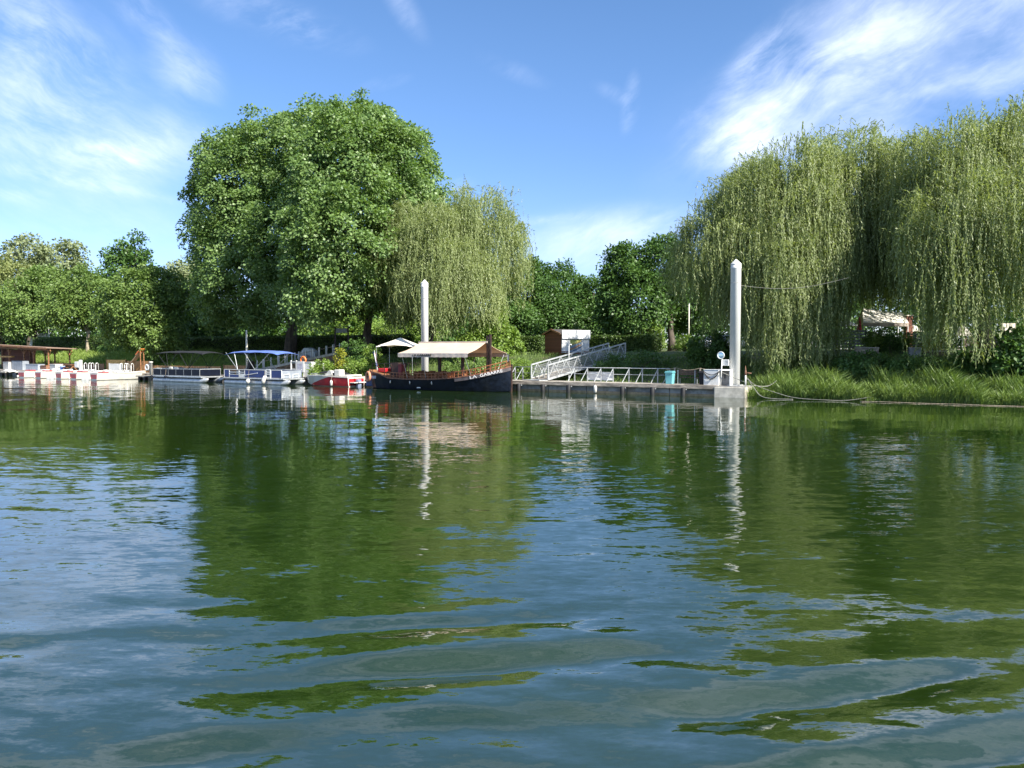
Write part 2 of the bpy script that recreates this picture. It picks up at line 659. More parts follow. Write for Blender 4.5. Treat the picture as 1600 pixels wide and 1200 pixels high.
def willow(label, base, ells, nb, per, zmin, material, seed, leaf=.24, step=.16, trunk_r=.55, trunk_top=None, group=None, lean=(0, 0), reach=1.0, nl=16):
    """weeping willow: strands spring from a crown of ellipsoids, arch outwards and hang"""
    rng = np.random.default_rng(seed)
    root = thing('weeping_willow', label, 'tree', base, 0, group)
    b0 = np.array(base)
    el_ = np.array(ells)
    area = el_[:, 3] * el_[:, 5]
    Ps, Ts, Ns, Ls = [], [], [], []
    for bi in range(nb):
        k = rng.choice(len(el_), p=area / area.sum())
        d = unit(rng.normal(size=(1, 3)))[0]
        d[2] = abs(d[2]) * .95 - .12 if rng.random() < .9 else d[2]
        rr = rng.uniform(.86, 1.0) if rng.random() < .75 else rng.uniform(.4, .8)
        A = el_[k, :3] + d * el_[k, 3:] * rr
        q = np.sqrt((((A - el_[:, :3]) / el_[:, 3:]) ** 2).sum(1))
        q[k] = 9
        if (q < .6).any() and rr > .85:
            continue
        o = np.array([d[0] / el_[k, 3], d[1] / el_[k, 4], 0])
        o = o / max(np.linalg.norm(o), 1e-6)
        zlow = zmin(A, rng)
        blen = min(max(1.5, A[2] - zlow), rng.uniform(3.0, 8.5) if rng.random() < .6 else 12)
        m = max(3, int(per * rng.uniform(.6, 1.4)))
        spread = rng.uniform(.22, .55)
        tuft = d[2] > .35 and rng.random() < .6
        if tuft:                      # upper crown: short feathery sprays instead of long strands
            blen = min(blen, rng.uniform(1.0, 2.8))
            spread *= 1.5
        for si in range(m):
            a = A + rng.normal(size=3) * np.array([spread, spread, spread * .6])
            oo = o + rng.normal(size=3) * .5
            oo[2] = 0
            oo /= max(np.linalg.norm(oo), 1e-6)
            ln = blen * (1 - .62 * rng.random() ** 1.8)
            t = np.arange(0, ln, step * (.6 if tuft else 1))
            t = t + rng.uniform(0, step)
            rch = reach * rng.uniform(.3, 1.2)
            rise = rng.uniform(.2, .9) if tuft else rng.uniform(.1, .8)
            h = rch * (1 - np.exp(-1.6 * t / rch))
            fall = np.maximum(0, t - .7)
            z = rise * np.sin(np.pi * np.minimum(t / 1.6, 1)) - fall * (1 - .35 * np.exp(-t)) 
            sway = .10 * np.sin(t * rng.uniform(.8, 1.6) + rng.uniform(0, 6)) * np.minimum(t, 2)
            p = a + oo * h[:, None] + np.stack([sway, sway * .5, z], 1)
            tg = np.gradient(p, axis=0) if len(p) > 1 else np.array([[0, 0, -1.]])
            tg = unit(tg)
            n = len(p)
            T = tg * 1.0 + rng.normal(size=(n, 3)) * .36 + oo * .15
            Ps.append(p)
            Ts.append(T)
            Ns.append(oo * .8 + np.array([0, 0, .6]) + rng.normal(size=3) * .3 + rng.normal(size=(n, 3)) * .35)
            Ls.append(leaf * rng.uniform(.7, 1.3, n))
    P = np.concatenate(Ps) - b0
    T, N, ln = np.concatenate(Ts), np.concatenate(Ns), np.concatenate(Ls)
    leaf_mesh('crown', P, T, N, ln, ln * .27, material, root)
    mb = MB()
    e2 = [tuple(np.array(e[:3]) - b0) + tuple(e[3:]) for e in ells]
    tt = trunk_top or max(e2, key=lambda q: q[2])[:3]
    limbs(mb, (0, 0, -.4), tt, trunk_r, e2, rng, n=nl, r_end=.05)
    mb.build('trunk', mat('willow_bark', (.12, .10, .075), .9, .35, 3.0, stretch=(1, 1, .25), bump=.7), root, smooth=True)
    return root

# ================================================================== SETTING
# ground: one sheet from under the river edge to the horizon
def build_ground():
    ss = np.concatenate([np.linspace(-900, -130, 14), np.arange(-120, 60, 1.5), np.linspace(62, 900, 14)])
    nn = np.concatenate([[-12, -6, -3, -1.5, -.5], np.arange(0, 22, .6), [23, 26, 30, 36, 45, 60, 90, 150, 300, 600, 1200]])
    rows = []
    for s in ss:
        z = ground(np.full(len(nn), s), nn)
        rows.append([L(s, n, q) for n, q in zip(nn, z)])
    mb = MB()
    mb.grid(rows)
    m_ = bpy.data.materials.new('bank_soil_and_turf')
    m_.use_nodes = True
    T = NT(m_.node_tree)
    b = T.nt.nodes['Principled BSDF']
    pos = T.n('ShaderNodeNewGeometry').outputs['Position']
    n1 = T.noise(pos, .5, 5, .6)
    n2 = T.noise(pos, 6.0, 4, .6)
    g = T.mix(T.smooth(n2, .3, .7), (.035, .06, .012, 1), (.09, .13, .03, 1))
    c_ = T.mix(T.smooth(n1, .52, .68), g, (.15, .12, .075, 1))
    z = T.sep(pos)[2]
    c_ = T.mix(T.smooth(z, .75, .25), c_, (.07, .055, .035, 1))
    T.put(b.inputs['Base Color'], c_)
    b.inputs['Roughness'].default_value = .95
    bn = T.n('ShaderNodeBump')
    bn.inputs['Strength'].default_value = .6
    bn.inputs['Distance'].default_value = .1
    T.put(bn.inputs['Height'], n2)
    T.put(b.inputs['Normal'], bn.outputs[0])
    o = mb.build('ground', m_, smooth=True)
    o['kind'] = 'structure'


build_ground()


# river: one sheet, with real swells from a passing boat close to the camera
def swell(x, y):
    """wake waves close to the camera, fading out with distance"""
    x, y = np.asarray(x, float), np.asarray(y, float)
    rn = lambda a, b, c: np.sin(x * a + y * b + c)
    warp = .35 * rn(.55, .21, .4) + .22 * rn(1.15, -.4, 2.2) + .10 * rn(2.4, .9, 1.1)
    env = 1 - smst(7.4, 9.4, y + .05 * x)
    env2 = 1 - smst(10, 22, y)
    mod = np.clip(.55 + .5 * rn(.62, .9, WP[0]) + .4 * rn(1.3, -1.1, 4.4) + .2 * rn(2.9, 1.4, .3), .08, 1.4)
    ph = 2 * np.pi * (y - .20 * x + .30 * warp) / 1.26 + WP[1]
    h = WP[2] * env * mod * (np.sin(ph) + .22 * np.sin(2 * ph + .9))
    ph2 = 2 * np.pi * (y + .28 * x + .25 * warp) / 2.6 + 1.2
    h = h + .008 * env2 * np.sin(ph2) * (.7 + .4 * rn(.3, .2, 0))
    ph3 = 2 * np.pi * (.45 * x + y + .2 * warp) / .55
    h = h + .0030 * env * np.sin(ph3) * (.5 + .5 * rn(.9, .7, 2.0))
    return h


WP = (1.0, 0.0, 0.033)


def build_water():
    xs = np.concatenate([[-1500, -700, -300, -120, -60, -30, -18], np.arange(-11, 11.01, .055), [18, 30, 60, 120, 300, 700, 1500]])
    ys = np.concatenate([[-400, -120, -40, -10, 0, 2.5, 3.6], np.geomspace(4.2, 26, 420), [30, 36, 45, 60, 80, 110, 150]])
    X, Y = np.meshgrid(xs, ys)
    fade = (1 - smst(9.5, 17, np.abs(X))) * smst(2.6, 4.4, Y)
    Z = swell(X, Y) * np.where(fade > 0, fade, 0)
    # level beyond the fine part
    n0, n1 = X.shape
    V = np.stack([X, Y, Z], -1).reshape(-1, 3).astype(np.float32)
    i = np.arange(n0 - 1)[:, None] * n1 + np.arange(n1 - 1)[None, :]
    Q = np.stack([i, i + 1, i + n1 + 1, i + n1], -1).reshape(-1, 4).astype(np.int32)
    me = bpy.data.meshes.new('river')
    me.vertices.add(len(V))
    me.vertices.foreach_set('co', V.reshape(-1))
    me.loops.add(Q.size)
    me.loops.foreach_set('vertex_index', Q.reshape(-1))
    me.polygons.add(len(Q))
    me.polygons.foreach_set('loop_start', np.arange(0, Q.size, 4, dtype=np.int32))
    me.polygons.foreach_set('use_smooth', np.ones(len(Q), bool))
    me.update(calc_edges=True)
    m_ = bpy.data.materials.new('river_water')
    m_.use_nodes = True
    T = NT(m_.node_tree)
    b = T.nt.nodes['Principled BSDF']
    geo = T.n('ShaderNodeNewGeometry')
    pos = geo.outputs['Position']

    def slope(scale, sx, sy, amp, detail, dist=0.0, off=0.0):
        mp = T.n('ShaderNodeMapping')
        mp.inputs['Scale'].default_value = (sx, sy, 1)
        mp.inputs['Location'].default_value = (off, off * .7, off * .3)
        mp.inputs['Rotation'].default_value = (0, 0, R(-9 + off))
        T.put(mp.inputs['Vector'], pos)
        c_ = T.noise(mp.outputs[0], scale, detail, .55, dist, 1)
        return T.v('MULTIPLY', T.v('SUBTRACT', c_, (.5, .5, .5)), (amp * .55, amp, 0))

    patch = T.noise(pos, .045, 3, .55)
    far_calm = T.smooth(T.sep(pos)[1], 10.0, 30.0, 1.0, .26)
    gust = T.m('MULTIPLY', T.smooth(patch, .38, .66, .6, 1.6), far_calm)
    s1 = slope(3.6, .45, 1.4, .23, 2.0, .3, 3.0)      # small ripples
    s2 = slope(1.5, .36, 1.4, .14, 2.0, .4, 8.0)        # wavelets
    s3 = slope(.42, .6, 1.2, .045, 1.0, 0, 14.0)        # long undulation
    s0 = slope(11.0, .5, 1.4, .19, 2.0, .5, 21.0)      # fine chop
    s9 = T.v('SCALE', slope(32.0, .6, 1.3, .09, 2.0, .4, 5.0), scale=T.smooth(T.sep(pos)[1], 15.0, 7.0))   # capillary ripples, only resolved up close
    tot = T.v('ADD', T.v('SCALE', T.v('ADD', T.v('ADD', s1, s0), T.v('ADD', s2, s9)), scale=gust), s3)
    nrm = T.v('NORMALIZE', T.v('ADD', geo.outputs['Normal'], tot))
    T.put(b.inputs['Normal'], nrm)
    deep = T.mix(T.smooth(T.noise(pos, .12, 3, .6), .35, .7), (.010, .024, .003, 1), (.015, .031, .004, 1))
    T.put(b.inputs['Base Color'], deep)
    b.inputs['Roughness'].default_value = .035
    b.inputs['IOR'].default_value = 2.3
    o = link('river', me, m_)
    o['kind'] = 'structure'


build_water()

# ================================================================== TREES
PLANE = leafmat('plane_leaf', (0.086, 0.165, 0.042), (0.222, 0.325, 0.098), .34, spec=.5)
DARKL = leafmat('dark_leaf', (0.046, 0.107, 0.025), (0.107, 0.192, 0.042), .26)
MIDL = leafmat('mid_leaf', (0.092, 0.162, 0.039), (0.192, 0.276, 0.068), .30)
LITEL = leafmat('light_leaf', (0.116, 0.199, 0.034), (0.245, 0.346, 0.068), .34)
PALEL = leafmat('pale_leaf', (0.162, 0.199, 0.100), (0.291, 0.337, 0.169), .30)
WILL = leafmat('willow_leaf', (0.165, 0.212, 0.075), (0.345, 0.395, 0.175), .42)
WILL2 = leafmat('far_willow_leaf', (0.156, 0.195, 0.065), (0.286, 0.312, 0.117), .30)
YELL = leafmat('yellow_leaf', (0.22, 0.25, 0.030), (0.40, 0.38, 0.045), .3)
HEDGE = leafmat('hedge_leaf', (0.046, 0.091, 0.019), (0.111, 0.169, 0.039), .25)
REED = leafmat('reed_blade', (.075, .140, .028), (.23, .31, .08), .30)
GRASS = leafmat('grass_blade', (0.130, 0.208, 0.036), (0.299, 0.390, 0.091), .30)

Q = 1.0


def foot(px, py, D):
    p = at(px, py, D)
    p.z = gz_at(p)
    return p


broad_tree('plane_tree', 'huge dense round plane tree, the left of the joined pair, trunk behind the post ramp', 'tree',
           [E(425, 335, 87, 112, 140, 9), E(360, 285, 87, 52, 80, 6), E(442, 270, 87, 78, 95, 8), E(500, 250, 86, 75, 84, 8), E(334, 360, 87, 46, 80, 5),
            E(395, 430, 86, 84, 85, 8), E(455, 380, 80, 70, 90, 6), E(480, 455, 79, 55, 45, 5), E(350, 455, 87, 40, 70, 5)],
           foot(453, 543, 86), .58, int(1150 * Q), 150, .27, 1.25, PLANE, 11, 'plane trees', floor=5.4, nl=14)
broad_tree('plane_tree', 'huge dense round plane tree, the right of the joined pair, touching the weeping willow', 'tree',
           [E(560, 300, 80, 104, 128, 11), E(628, 278, 80, 54, 84, 8), E(662, 300, 81, 38, 42, 5), E(545, 385, 76, 98, 105, 10),
            E(505, 452, 74, 60, 48, 6), E(625, 410, 79, 50, 85, 7), E(572, 238, 80, 72, 66, 8)],
           foot(577, 543, 80), .40, int(1080 * Q), 150, .27, 1.25, PLANE, 12, 'plane trees', floor=6.2, nl=14)


# ---- willows
def zmin_mid(A, rng):
    px = 800 + F * A[0] / A[1]
    if px < 640:
        return rng.uniform(5.5, 9) if px < 615 else rng.uniform(3.6, 7)
    return rng.uniform(3.4, 6.5) if px < 770 else rng.uniform(6, 10)


willow('pale green weeping willow beside the plane trees, its strands falling behind the left white pile',
       foot(650, 545, 76),
       [E(705, 402, 75, 84, 82, 6), E(745, 336, 76, 44, 44, 4), E(665, 375, 74, 55, 60, 4), E(775, 385, 76, 42, 60, 4), E(640, 420, 74, 40, 55, 3.5), E(700, 430, 71, 70, 60, 3)],
       int(430 * Q), 18, zmin_mid, WILL, 21, leaf=.25, step=.125, trunk_r=.5, reach=1.0)


def zmin_left(A, rng):
    px = 800 + F * A[0] / A[1]
    if px < 1110:
        return rng.uniform(5.0, 8.0)
    if px < 1175:
        return rng.uniform(2.6, 5.5)
    if px < 1300:
        return rng.uniform(.5, 1.9) if A[1] < 57 else rng.uniform(2.5, 5)
    return rng.uniform(5.0, 7.0)


willow('broad weeping willow just right of the tall right pile, its strands reaching the reeds',
       foot(1225, 560, 57),
       [E(1215, 370, 56.5, 112, 120, 5.2), E(1122, 388, 57, 56, 50, 4.5), E(1275, 345, 57, 85, 110, 5), E(1230, 285, 57, 70, 60, 4), E(1172, 315, 57, 40, 45, 3.5), E(1238, 420, 54.5, 70, 95, 3.0), E(1232, 430, 53.3, 54, 70, 2.2), E(1375, 400, 61, 75, 85, 4), E(1110, 430, 57, 48, 50, 4), E(1335, 258, 58, 48, 46, 4), E(1350, 390, 58, 60, 80, 4)],
       int(720 * Q), 19, zmin_left, WILL, 22, leaf=.21, step=.095, trunk_r=.6, reach=1.2)


def zmin_right(A, rng):
    px = 800 + F * A[0] / A[1]
    if 1455 < px < 1510:
        return rng.uniform(1.6, 3.5)
    if px > 1560:
        return rng.uniform(3.2, 6.5)
    return rng.uniform(5.0, 7.2)


willow('tallest weeping willow at the right edge, hanging over the white tent and fence',
       foot(1553, 560, 52),
       [E(1530, 330, 51, 120, 145, 4.6), E(1440, 330, 53, 70, 110, 3.6), E(1604, 253, 50, 90, 84, 4.5), E(1480, 250, 52, 70, 50, 4.5), E(1490, 360, 47, 55, 100, 2.6), E(1477, 430, 46, 26, 70, 1.6), E(1590, 370, 46, 60, 120, 3), E(1640, 330, 50, 70, 140, 4), E(1430, 265, 53, 50, 45, 3.5)],
       int(640 * Q), 19, zmin_right, WILL, 23, leaf=.20, step=.095, trunk_r=.5, reach=1.2)

# ---- trees on the left
GL = 'trees behind the left bank'
broad_tree('willow_tree', 'olive yellow tree cut off by the left edge, above the timber shelter', 'tree', [E(8, 470, 126, 60, 62), E(-30, 440, 128, 50, 60)], foot(5, 540, 126), .4, 190, 70, .42, 1.5, WILL2, 31, GL)
broad_tree('poplar_tree', 'grey green far tree with a rounded top, leftmost of the tall far ones', 'tree', [E(45, 400, 150, 30, 32), E(40, 440, 150, 45, 45)], foot(45, 540, 150), .45, 130, 60, .5, 1.6, PALEL, 32, GL)
broad_tree('poplar_tree', 'grey green far tree touching its twin on the right, left of the dark gappy tree', 'tree', [E(98, 405, 148, 33, 30), E(105, 430, 150, 36, 32), E(85, 455, 150, 40, 40)], foot(95, 540, 150), .45, 150, 60, .5, 1.6, PALEL, 33, GL)
broad_tree('ash_tree', 'tall dark green tree with sky gaps in its narrow top', 'tree', [E(208, 385, 128, 20, 18), E(182, 402, 128, 20, 17), E(222, 412, 128, 26, 20), E(200, 440, 128, 42, 32)], foot(200, 540, 128), .4, 120, 60, .42, 1.3, DARKL, 34, GL, flat=.6)
broad_tree('poplar_tree', 'pale silvery far tree showing between the leafy trees and the plane tree', 'tree', [E(288, 428, 150, 30, 27), E(300, 460, 150, 35, 40)], foot(295, 540, 150), .4, 110, 60, .5, 1.6, PALEL, 35, GL)
broad_tree('maple_tree', 'bushy mid green tree rising behind the timber shelter roof', 'tree', [E(45, 475, 119, 58, 50), E(75, 455, 121, 42, 40), E(20, 490, 118, 40, 36)], foot(50, 543, 119), .3, 330, 75, .30, 1.2, MIDL, 36, GL, floor=5.6)
broad_tree('maple_tree', 'rounded green tree with a bare pale trunk standing before the long hedge', 'tree', [E(130, 462, 109, 42, 44), E(120, 485, 109, 48, 28), E(155, 475, 108, 28, 34)], foot(137, 546, 107.5), .28, 300, 75, .28, 1.1, MIDL, 37, GL, floor=6.0, bark=mat('pale_bark', (.30, .25, .17), .9, .3, 3.0))
broad_tree('maple_tree', 'wide leafy tree reaching down to the slatted fence left of the black topped boat', 'tree', [E(225, 475, 90, 62, 55), E(205, 513, 90, 34, 28), E(250, 455, 90, 42, 38), E(247, 522, 89, 42, 34), E(190, 488, 91, 40, 42)], foot(238, 556, 90), .14, 560, 80, .26, 1.0, MIDL, 38, GL)
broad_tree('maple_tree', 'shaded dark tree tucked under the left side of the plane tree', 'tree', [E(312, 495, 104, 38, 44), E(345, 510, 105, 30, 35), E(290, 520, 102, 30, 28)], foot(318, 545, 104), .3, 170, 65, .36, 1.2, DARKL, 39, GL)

# ---- trees in the middle
GM = 'trees behind the red brown hut'
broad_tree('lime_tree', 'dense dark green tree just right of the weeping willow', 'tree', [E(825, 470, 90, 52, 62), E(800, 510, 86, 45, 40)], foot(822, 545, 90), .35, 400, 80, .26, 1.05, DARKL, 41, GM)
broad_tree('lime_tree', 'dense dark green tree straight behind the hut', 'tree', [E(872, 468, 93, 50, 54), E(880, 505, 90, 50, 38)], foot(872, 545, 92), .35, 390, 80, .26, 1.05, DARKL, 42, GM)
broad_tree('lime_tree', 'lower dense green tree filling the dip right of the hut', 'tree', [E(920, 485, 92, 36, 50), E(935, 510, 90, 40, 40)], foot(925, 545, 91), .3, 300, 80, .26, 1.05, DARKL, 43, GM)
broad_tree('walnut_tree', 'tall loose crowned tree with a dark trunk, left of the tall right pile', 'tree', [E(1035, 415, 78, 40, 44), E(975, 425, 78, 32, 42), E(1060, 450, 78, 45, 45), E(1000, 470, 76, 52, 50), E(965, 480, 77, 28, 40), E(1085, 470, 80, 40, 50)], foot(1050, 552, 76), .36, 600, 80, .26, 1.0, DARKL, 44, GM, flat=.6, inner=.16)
broad_tree('young_tree', 'light green bushy young tree between the weeping willow and the boat awning', 'tree', [E(768, 525, 72, 34, 32), E(745, 540, 71, 30, 25), E(790, 545, 73, 25, 30), E(772, 497, 73, 16, 16)], foot(768, 560, 72), .15, 190, 65, .24, .75, LITEL, 45)

# ---- far wood closing the view under the crowns
rng = np.random.default_rng(77)
ells = []
for i in range(64):
    px = -220 + i * 32 + rng.uniform(-10, 10)
    D = rng.uniform(135, 175)
    top = rng.uniform(478, 505) if px < 1080 or px > 1800 else rng.uniform(395, 450)
    c = at(px, (top + 548) / 2, D)
    ells.append((c.x, c.y, c.z - 1.5, 34 * D / F, 5, (548 - top) * .62 * D / F))
for i in range(30):
    px = 235 + i * 17 + rng.uniform(-8, 8)
    D = rng.uniform(118, 128)
    top = rng.uniform(468, 492)
    c = at(px, (top + 548) / 2, D)
    ells.append((c.x, c.y, c.z - 1.2, 26 * D / F, 4, (548 - top) * .60 * D / F))
P, T, N, ln = broad_crown(ells, 2700, 60, .6, 2.1, 78, .6, .25, .5)
o = leaf_mesh('far_wood', P, T, N, ln, ln * .8, DARKL, None)
tag(o, 'continuous dark wood closing the view far behind the bank trees', 'wood', kind='stuff')
o = None
ells = []
for px in np.arange(490, 700, 13):
    c = at(px + rng.uniform(-8, 8), rng.uniform(505, 525), rng.uniform(112, 125))
    ells.append((c.x, c.y, c.z, 2.6, 2.2, 2.4))
P, T, N, ln = broad_crown(ells, 330, 55, .34, 1.2, 79, .6, .25, 2.8)
o = leaf_mesh('undergrowth', P, T, N, ln, ln * .75, LITEL, None)
tag(o, 'sunlit olive undergrowth glimpsed under the plane tree crowns', 'undergrowth', kind='stuff')

# ================================================================== MATERIALS OF THE BUILT THINGS
WHITE = mat('white_paint', (.74, .74, .71), .45, .06, 2.0, dirt=(.42, .40, .33))
PILEW = mat('pile_paint', (.70, .70, .67), .5, .05, 1.6, dirt=(.58, .57, .51), stretch=(1, 1, .18))
ALU = mat('aluminium', (.52, .54, .55), .38, .12, 4.0, metal=.5)
GALV = mat('galvanised_steel', (.50, .52, .52), .45, .15, 5.0, metal=.35)
MESH = mat('grating_panel', (.30, .31, .31), .6, .2, 14.0)
NAVY = mat('navy_hull_paint', (.005, .008, .015), .34, .3, 2.0, dirt=(.010, .012, .014), spec=.25)
NAVYP = mat('dark_navy_panel', (.005, .008, .018), .5, .15, 3.0, spec=.25)
BLUEP = mat('blue_panel', (.012, .032, .145), .32, .12, 3.0)
BLUEC = mat('blue_canvas', (.10, .17, .46), .75, .12, 3.0)
BLACKC = mat('black_canvas', (.012, .013, .016), .8, .2, 3.0)
BLACK = mat('black_rubber', (.010, .010, .011), .6, .3, 4.0)
TAN = mat('tan_canvas', (.62, .46, .33), .8, .06, 1.2)
CREAM = mat('cream_canvas', (.72, .66, .56), .8, .06, 1.2)
VAL = mat('valance_canvas', (.56, .47, .40), .8, .1, 2.0)
ORANGEW = mat('varnished_wood', (.32, .115, .045), .4, .25, 6.0, stretch=(.3, 1, 1))
DECKW = planks('weathered_deck_boards', (.40, .36, .30), 0, .14, .09)
OLDW = mat('old_timber', (.40, .34, .27), .8, .3, 4.0, stretch=(.3, 1, 1), bump=.4)
FENCEW = planks('fence_boards', (.55, .30, .12), 0, .12, .16, var=.28)
FENCEY = planks('new_fence_boards', (.66, .42, .14), 0, .12, .16, var=.2)
BROWNW = mat('brown_timber', (.30, .135, .055), .65, .28, 5.0, stretch=(.3, 1, 1))
HUTW = planks('hut_boards', (.155, .050, .026), 2, .13, .08)
DARKWD = mat('dark_timber', (.045, .024, .018), .6, .3, 5.0)
ROOFW = mat('roof_felt', (.06, .055, .05), .9, .25, 8.0)
CONC = mat('pale_concrete', (.62, .57, .47), .85, .15, 2.0, dirt=(.33, .28, .20), bump=.3)
GREYC = mat('grey_float', (.34, .33, .31), .8, .2, 2.0, dirt=(.20, .16, .11))
GREYB = mat('grey_board', (.27, .30, .34), .6, .12, 2.0)
RED = mat('red_paint', (.40, .016, .022), .32, .15, 2.0)
GELW = mat('white_gelcoat', (.63, .61, .55), .3, .05, 1.5, dirt=(.55, .50, .42))
ORANGE = mat('orange_plastic', (.78, .20, .05), .45, .12, 3.0)
TEAL = mat('turquoise_plastic', (.16, .47, .50), .42, .1, 3.0, dirt=(.12, .36, .38))
BLUEB = mat('blue_plastic', (.10, .25, .62), .4, .1, 3.0)
ROPE = mat('rope', (.42, .34, .24), .9, .2, 8.0)
CABLE = mat('grey_cable', (.30, .29, .24), .6, .15, 5.0)
FLAGB, FLAGW, FLAGR = (mat('flag_' + k, c_, .8, .05, 2.0) for k, c_ in (('blue', (.03, .07, .32)), ('white', (.7, .7, .7)), ('red', (.55, .03, .04))))
RUST = mat('rusty_steel', (.26, .13, .08), .75, .3, 6.0)
PATH = mat('gravel_path', (.33, .22, .14), .95, .25, 5.0, bump=.4)
STONE = mat('beige_render', (.52, .42, .30), .9, .15, 3.0, dirt=(.34, .26, .18))
FENDER = mat('fender_plastic', (.62, .60, .55), .4, .08, 3.0)
SLATG = mat('grey_slat', (.36, .37, .38), .7, .15, 4.0)

Z0 = .72     # pier deck height


def frame_at(name, label, cat, s, n, z=0.0, rot=0.0, group=None):
    return thing(name, label, cat, L(s, n, z), ANG + rot, group)


# ================================================================== PIERS
# ---- right pier: deck boards, rubbing beam, grey floats, black piles
sA, sB = S(560, .3), S(1122, .0)
pier = frame_at('pier', 'long low pier with black piles, between the dark tour boat and the pale block', 'pier', sA, 0)
LEN = sB - sA
MB().box(0, LEN, .16, 2.5, Z0 - .1, Z0).build('deck', DECKW, pier)
MB().box(0, LEN, .0, .157, Z0 - .24, Z0 + .03).build('rubbing_beam', OLDW, pier, bevel=.015)
mb = MB()
x = 0.0
k = 0
while x < LEN - .5:
    w = min(3.1, LEN - x)
    MB().box(x + .02, x + w - .02, .25, 2.35, -.5, Z0 - .13).build('float', GREYC, pier, bevel=.03)
    MB().box(x + .03, x + w - .03, .242, .2465, -.3, .14).build('waterline_band', mat('tan_stain', (.40, .30, .17), .8, .2, 3.0), pier)
    x += w
for px in (811, 849, 889, 973, 1020, 1068):
    q = S(px, -.1) - sA
    MB().lathe([(.165, -1.2), (.165, .50), (.15, .53), (.03, .54)], 12, q, -.17).build('pile', BLACK, pier, smooth=True)
    MB().box(q - .2, q + .2, -.12, -.003, .40, .46).build('pile_bracket', GALV, pier)
# railing along the bank side
rail_q = [S(p, 2.4) - sA for p in (805, 817, 850, 898, 918, 939, 958, 983, 1004, 1028, 1047)]
rail = thing('railing', 'galvanised railing with raking braces along the bank side of the right pier', 'railing', L(sA, 0, Z0), ANG)
mb = MB()
mb.tube([(rail_q[0], 2.4, 1.02), (rail_q[-1], 2.4, 1.02)], .028, 8)
mb.tube([(rail_q[0], 2.4, .55), (rail_q[-1], 2.4, .55)], .02, 8)
mb.build('rail', GALV, rail, smooth=True)
for i, q in enumerate(rail_q):
    mb = MB().bar((q, 2.4, 0), (q, 2.4, 1.02), .06)
    mb.bar((q, 2.36, .95), (q - .34, 1.95, .0), .045)
    mb.build('post', GALV, rail)
q = S(938, 2.5)
t = frame_at('banner', 'white blank panel tied low on the pier railing', 'panel', q, 2.52, Z0)
mb = MB()
mb.grid([[(-1.05 + 2.1 * j / 8, .03 + .02 * math.sin(j * 1.7 + i), .12 + .55 * i / 3) for j in range(9)] for i in range(4)])
mb.grid([[(-1.05 + 2.1 * j / 8, .05 + .02 * math.sin(j * 1.7 + i), .12 + .55 * i / 3) for j in range(9)] for i in range(4)])
mb.build('sheet', WHITE, t)
MB().box(-1.07, 1.07, .0, .028, .67, .71).box(-1.07, 1.07, .0, .028, .08, .12).build('frame', GALV, t)

# ---- hanging fender
f = frame_at('boat_fender', 'white fender hanging between two black piles of the pier', 'fender', S(931, -.12), -.22, 0)
MB().lathe([(.02, .02), (.12, .08), (.13, .42), (.10, .52), (.03, .58)], 12).build('body', FENDER, f, smooth=True)
MB().tube([(0, 0, .57), (0, .05, Z0 + .02), (0, .35, Z0 + .02)], .012, 5).build('rope', ROPE, f)

# ---- pale end block carrying the right pile
blk = frame_at('concrete_float', 'pale concrete end block of the pier at the foot of the right pile', 'float', S(1117, -.2), -.35, 0)
wB = S(1166, -.35) - S(1117, -.35)
MB().box(0, wB, 0, 2.9, -.6, Z0 - .05).build('body', CONC, blk, bevel=.04)
MB().box(.02, wB - .02, .03, 2.87, Z0 - .048, Z0 - .01).build('top_slab', GREYC, blk)
ob = blk
# ---- cabinet, open locker, bins, bench, mirror
cab = frame_at('steel_cabinet', 'white cabinet draped with black hoses beside the right pile', 'cabinet', S(1113, .5), .55, Z0)
MB().box(-.50, .50, -.3, .3, .0, 1.02).build('body', WHITE, cab, bevel=.02)
MB().box(-.52, .52, -.32, .32, 1.022, 1.05).build('lid', WHITE, cab, bevel=.01)
mb = MB()
for a_, d_ in ((.28, 0), (.5, .03), (.58, .06)):
    mb.tube([(-.55 + 1.15 * i / 12, -.34 - .01 * (i % 2) - d_, .98 - a_ * math.sin(math.pi * i / 12)) for i in range(13)], .022, 6)
mb.build('hose', BLACK, cab, smooth=True)
lk = frame_at('locker', 'white open fronted locker with grey inside right against the pile', 'locker', S(1132, .6), .75, Z0)
mb = MB()
mb.box(-.45, -.37, -.35, .35, 0, .98).box(.37, .45, -.35, .35, 0, .98).box(-.45, .45, .352, .40, 0, .98)
mb.hexa([(-.47, -.4, .985), (.47, -.4, .985), (.47, .42, .985), (-.47, .42, .985), (-.40, -.34, 1.06), (.40, -.34, 1.06), (.40, .40, 1.06), (-.40, .40, 1.06)])
mb.build('case', WHITE, lk)
MB().box(-.36, .36, .0, .34, .02, .96).build('inner_panel', GREYC, lk)
MB().box(-.03, .03, -.03, -.003, .45, .7).build('handle', BLACK, lk)


def litter_bin(label, s, n, z, m1, m2, h=.85, w=.5):
    t = frame_at('litter_bin', label, 'bin', s, n, z)
    a, b = w * .42, w * .5
    MB().hexa([(-a, -a, .0), (a, -a, 0), (a, a, 0), (-a, a, 0), (-b, -b, h), (b, -b, h), (b, b, h), (-b, b, h)]).build('body', m1, t, bevel=.03)
    MB().hexa([(-b - .04, -b - .05, h + .004), (b + .04, -b - .05, h + .004), (b + .04, b + .04, h + .004), (-b - .04, b + .04, h + .004), (-b, -b, h + .13), (b, -b, h + .13), (b, b, h + .16), (-b, b, h + .16)]).build('lid', m2, t, bevel=.025)
    MB().box(-b * .7, b * .7, -b - .075, -b - .052, h - .02, h + .05).build('handle', m2, t)
    return t


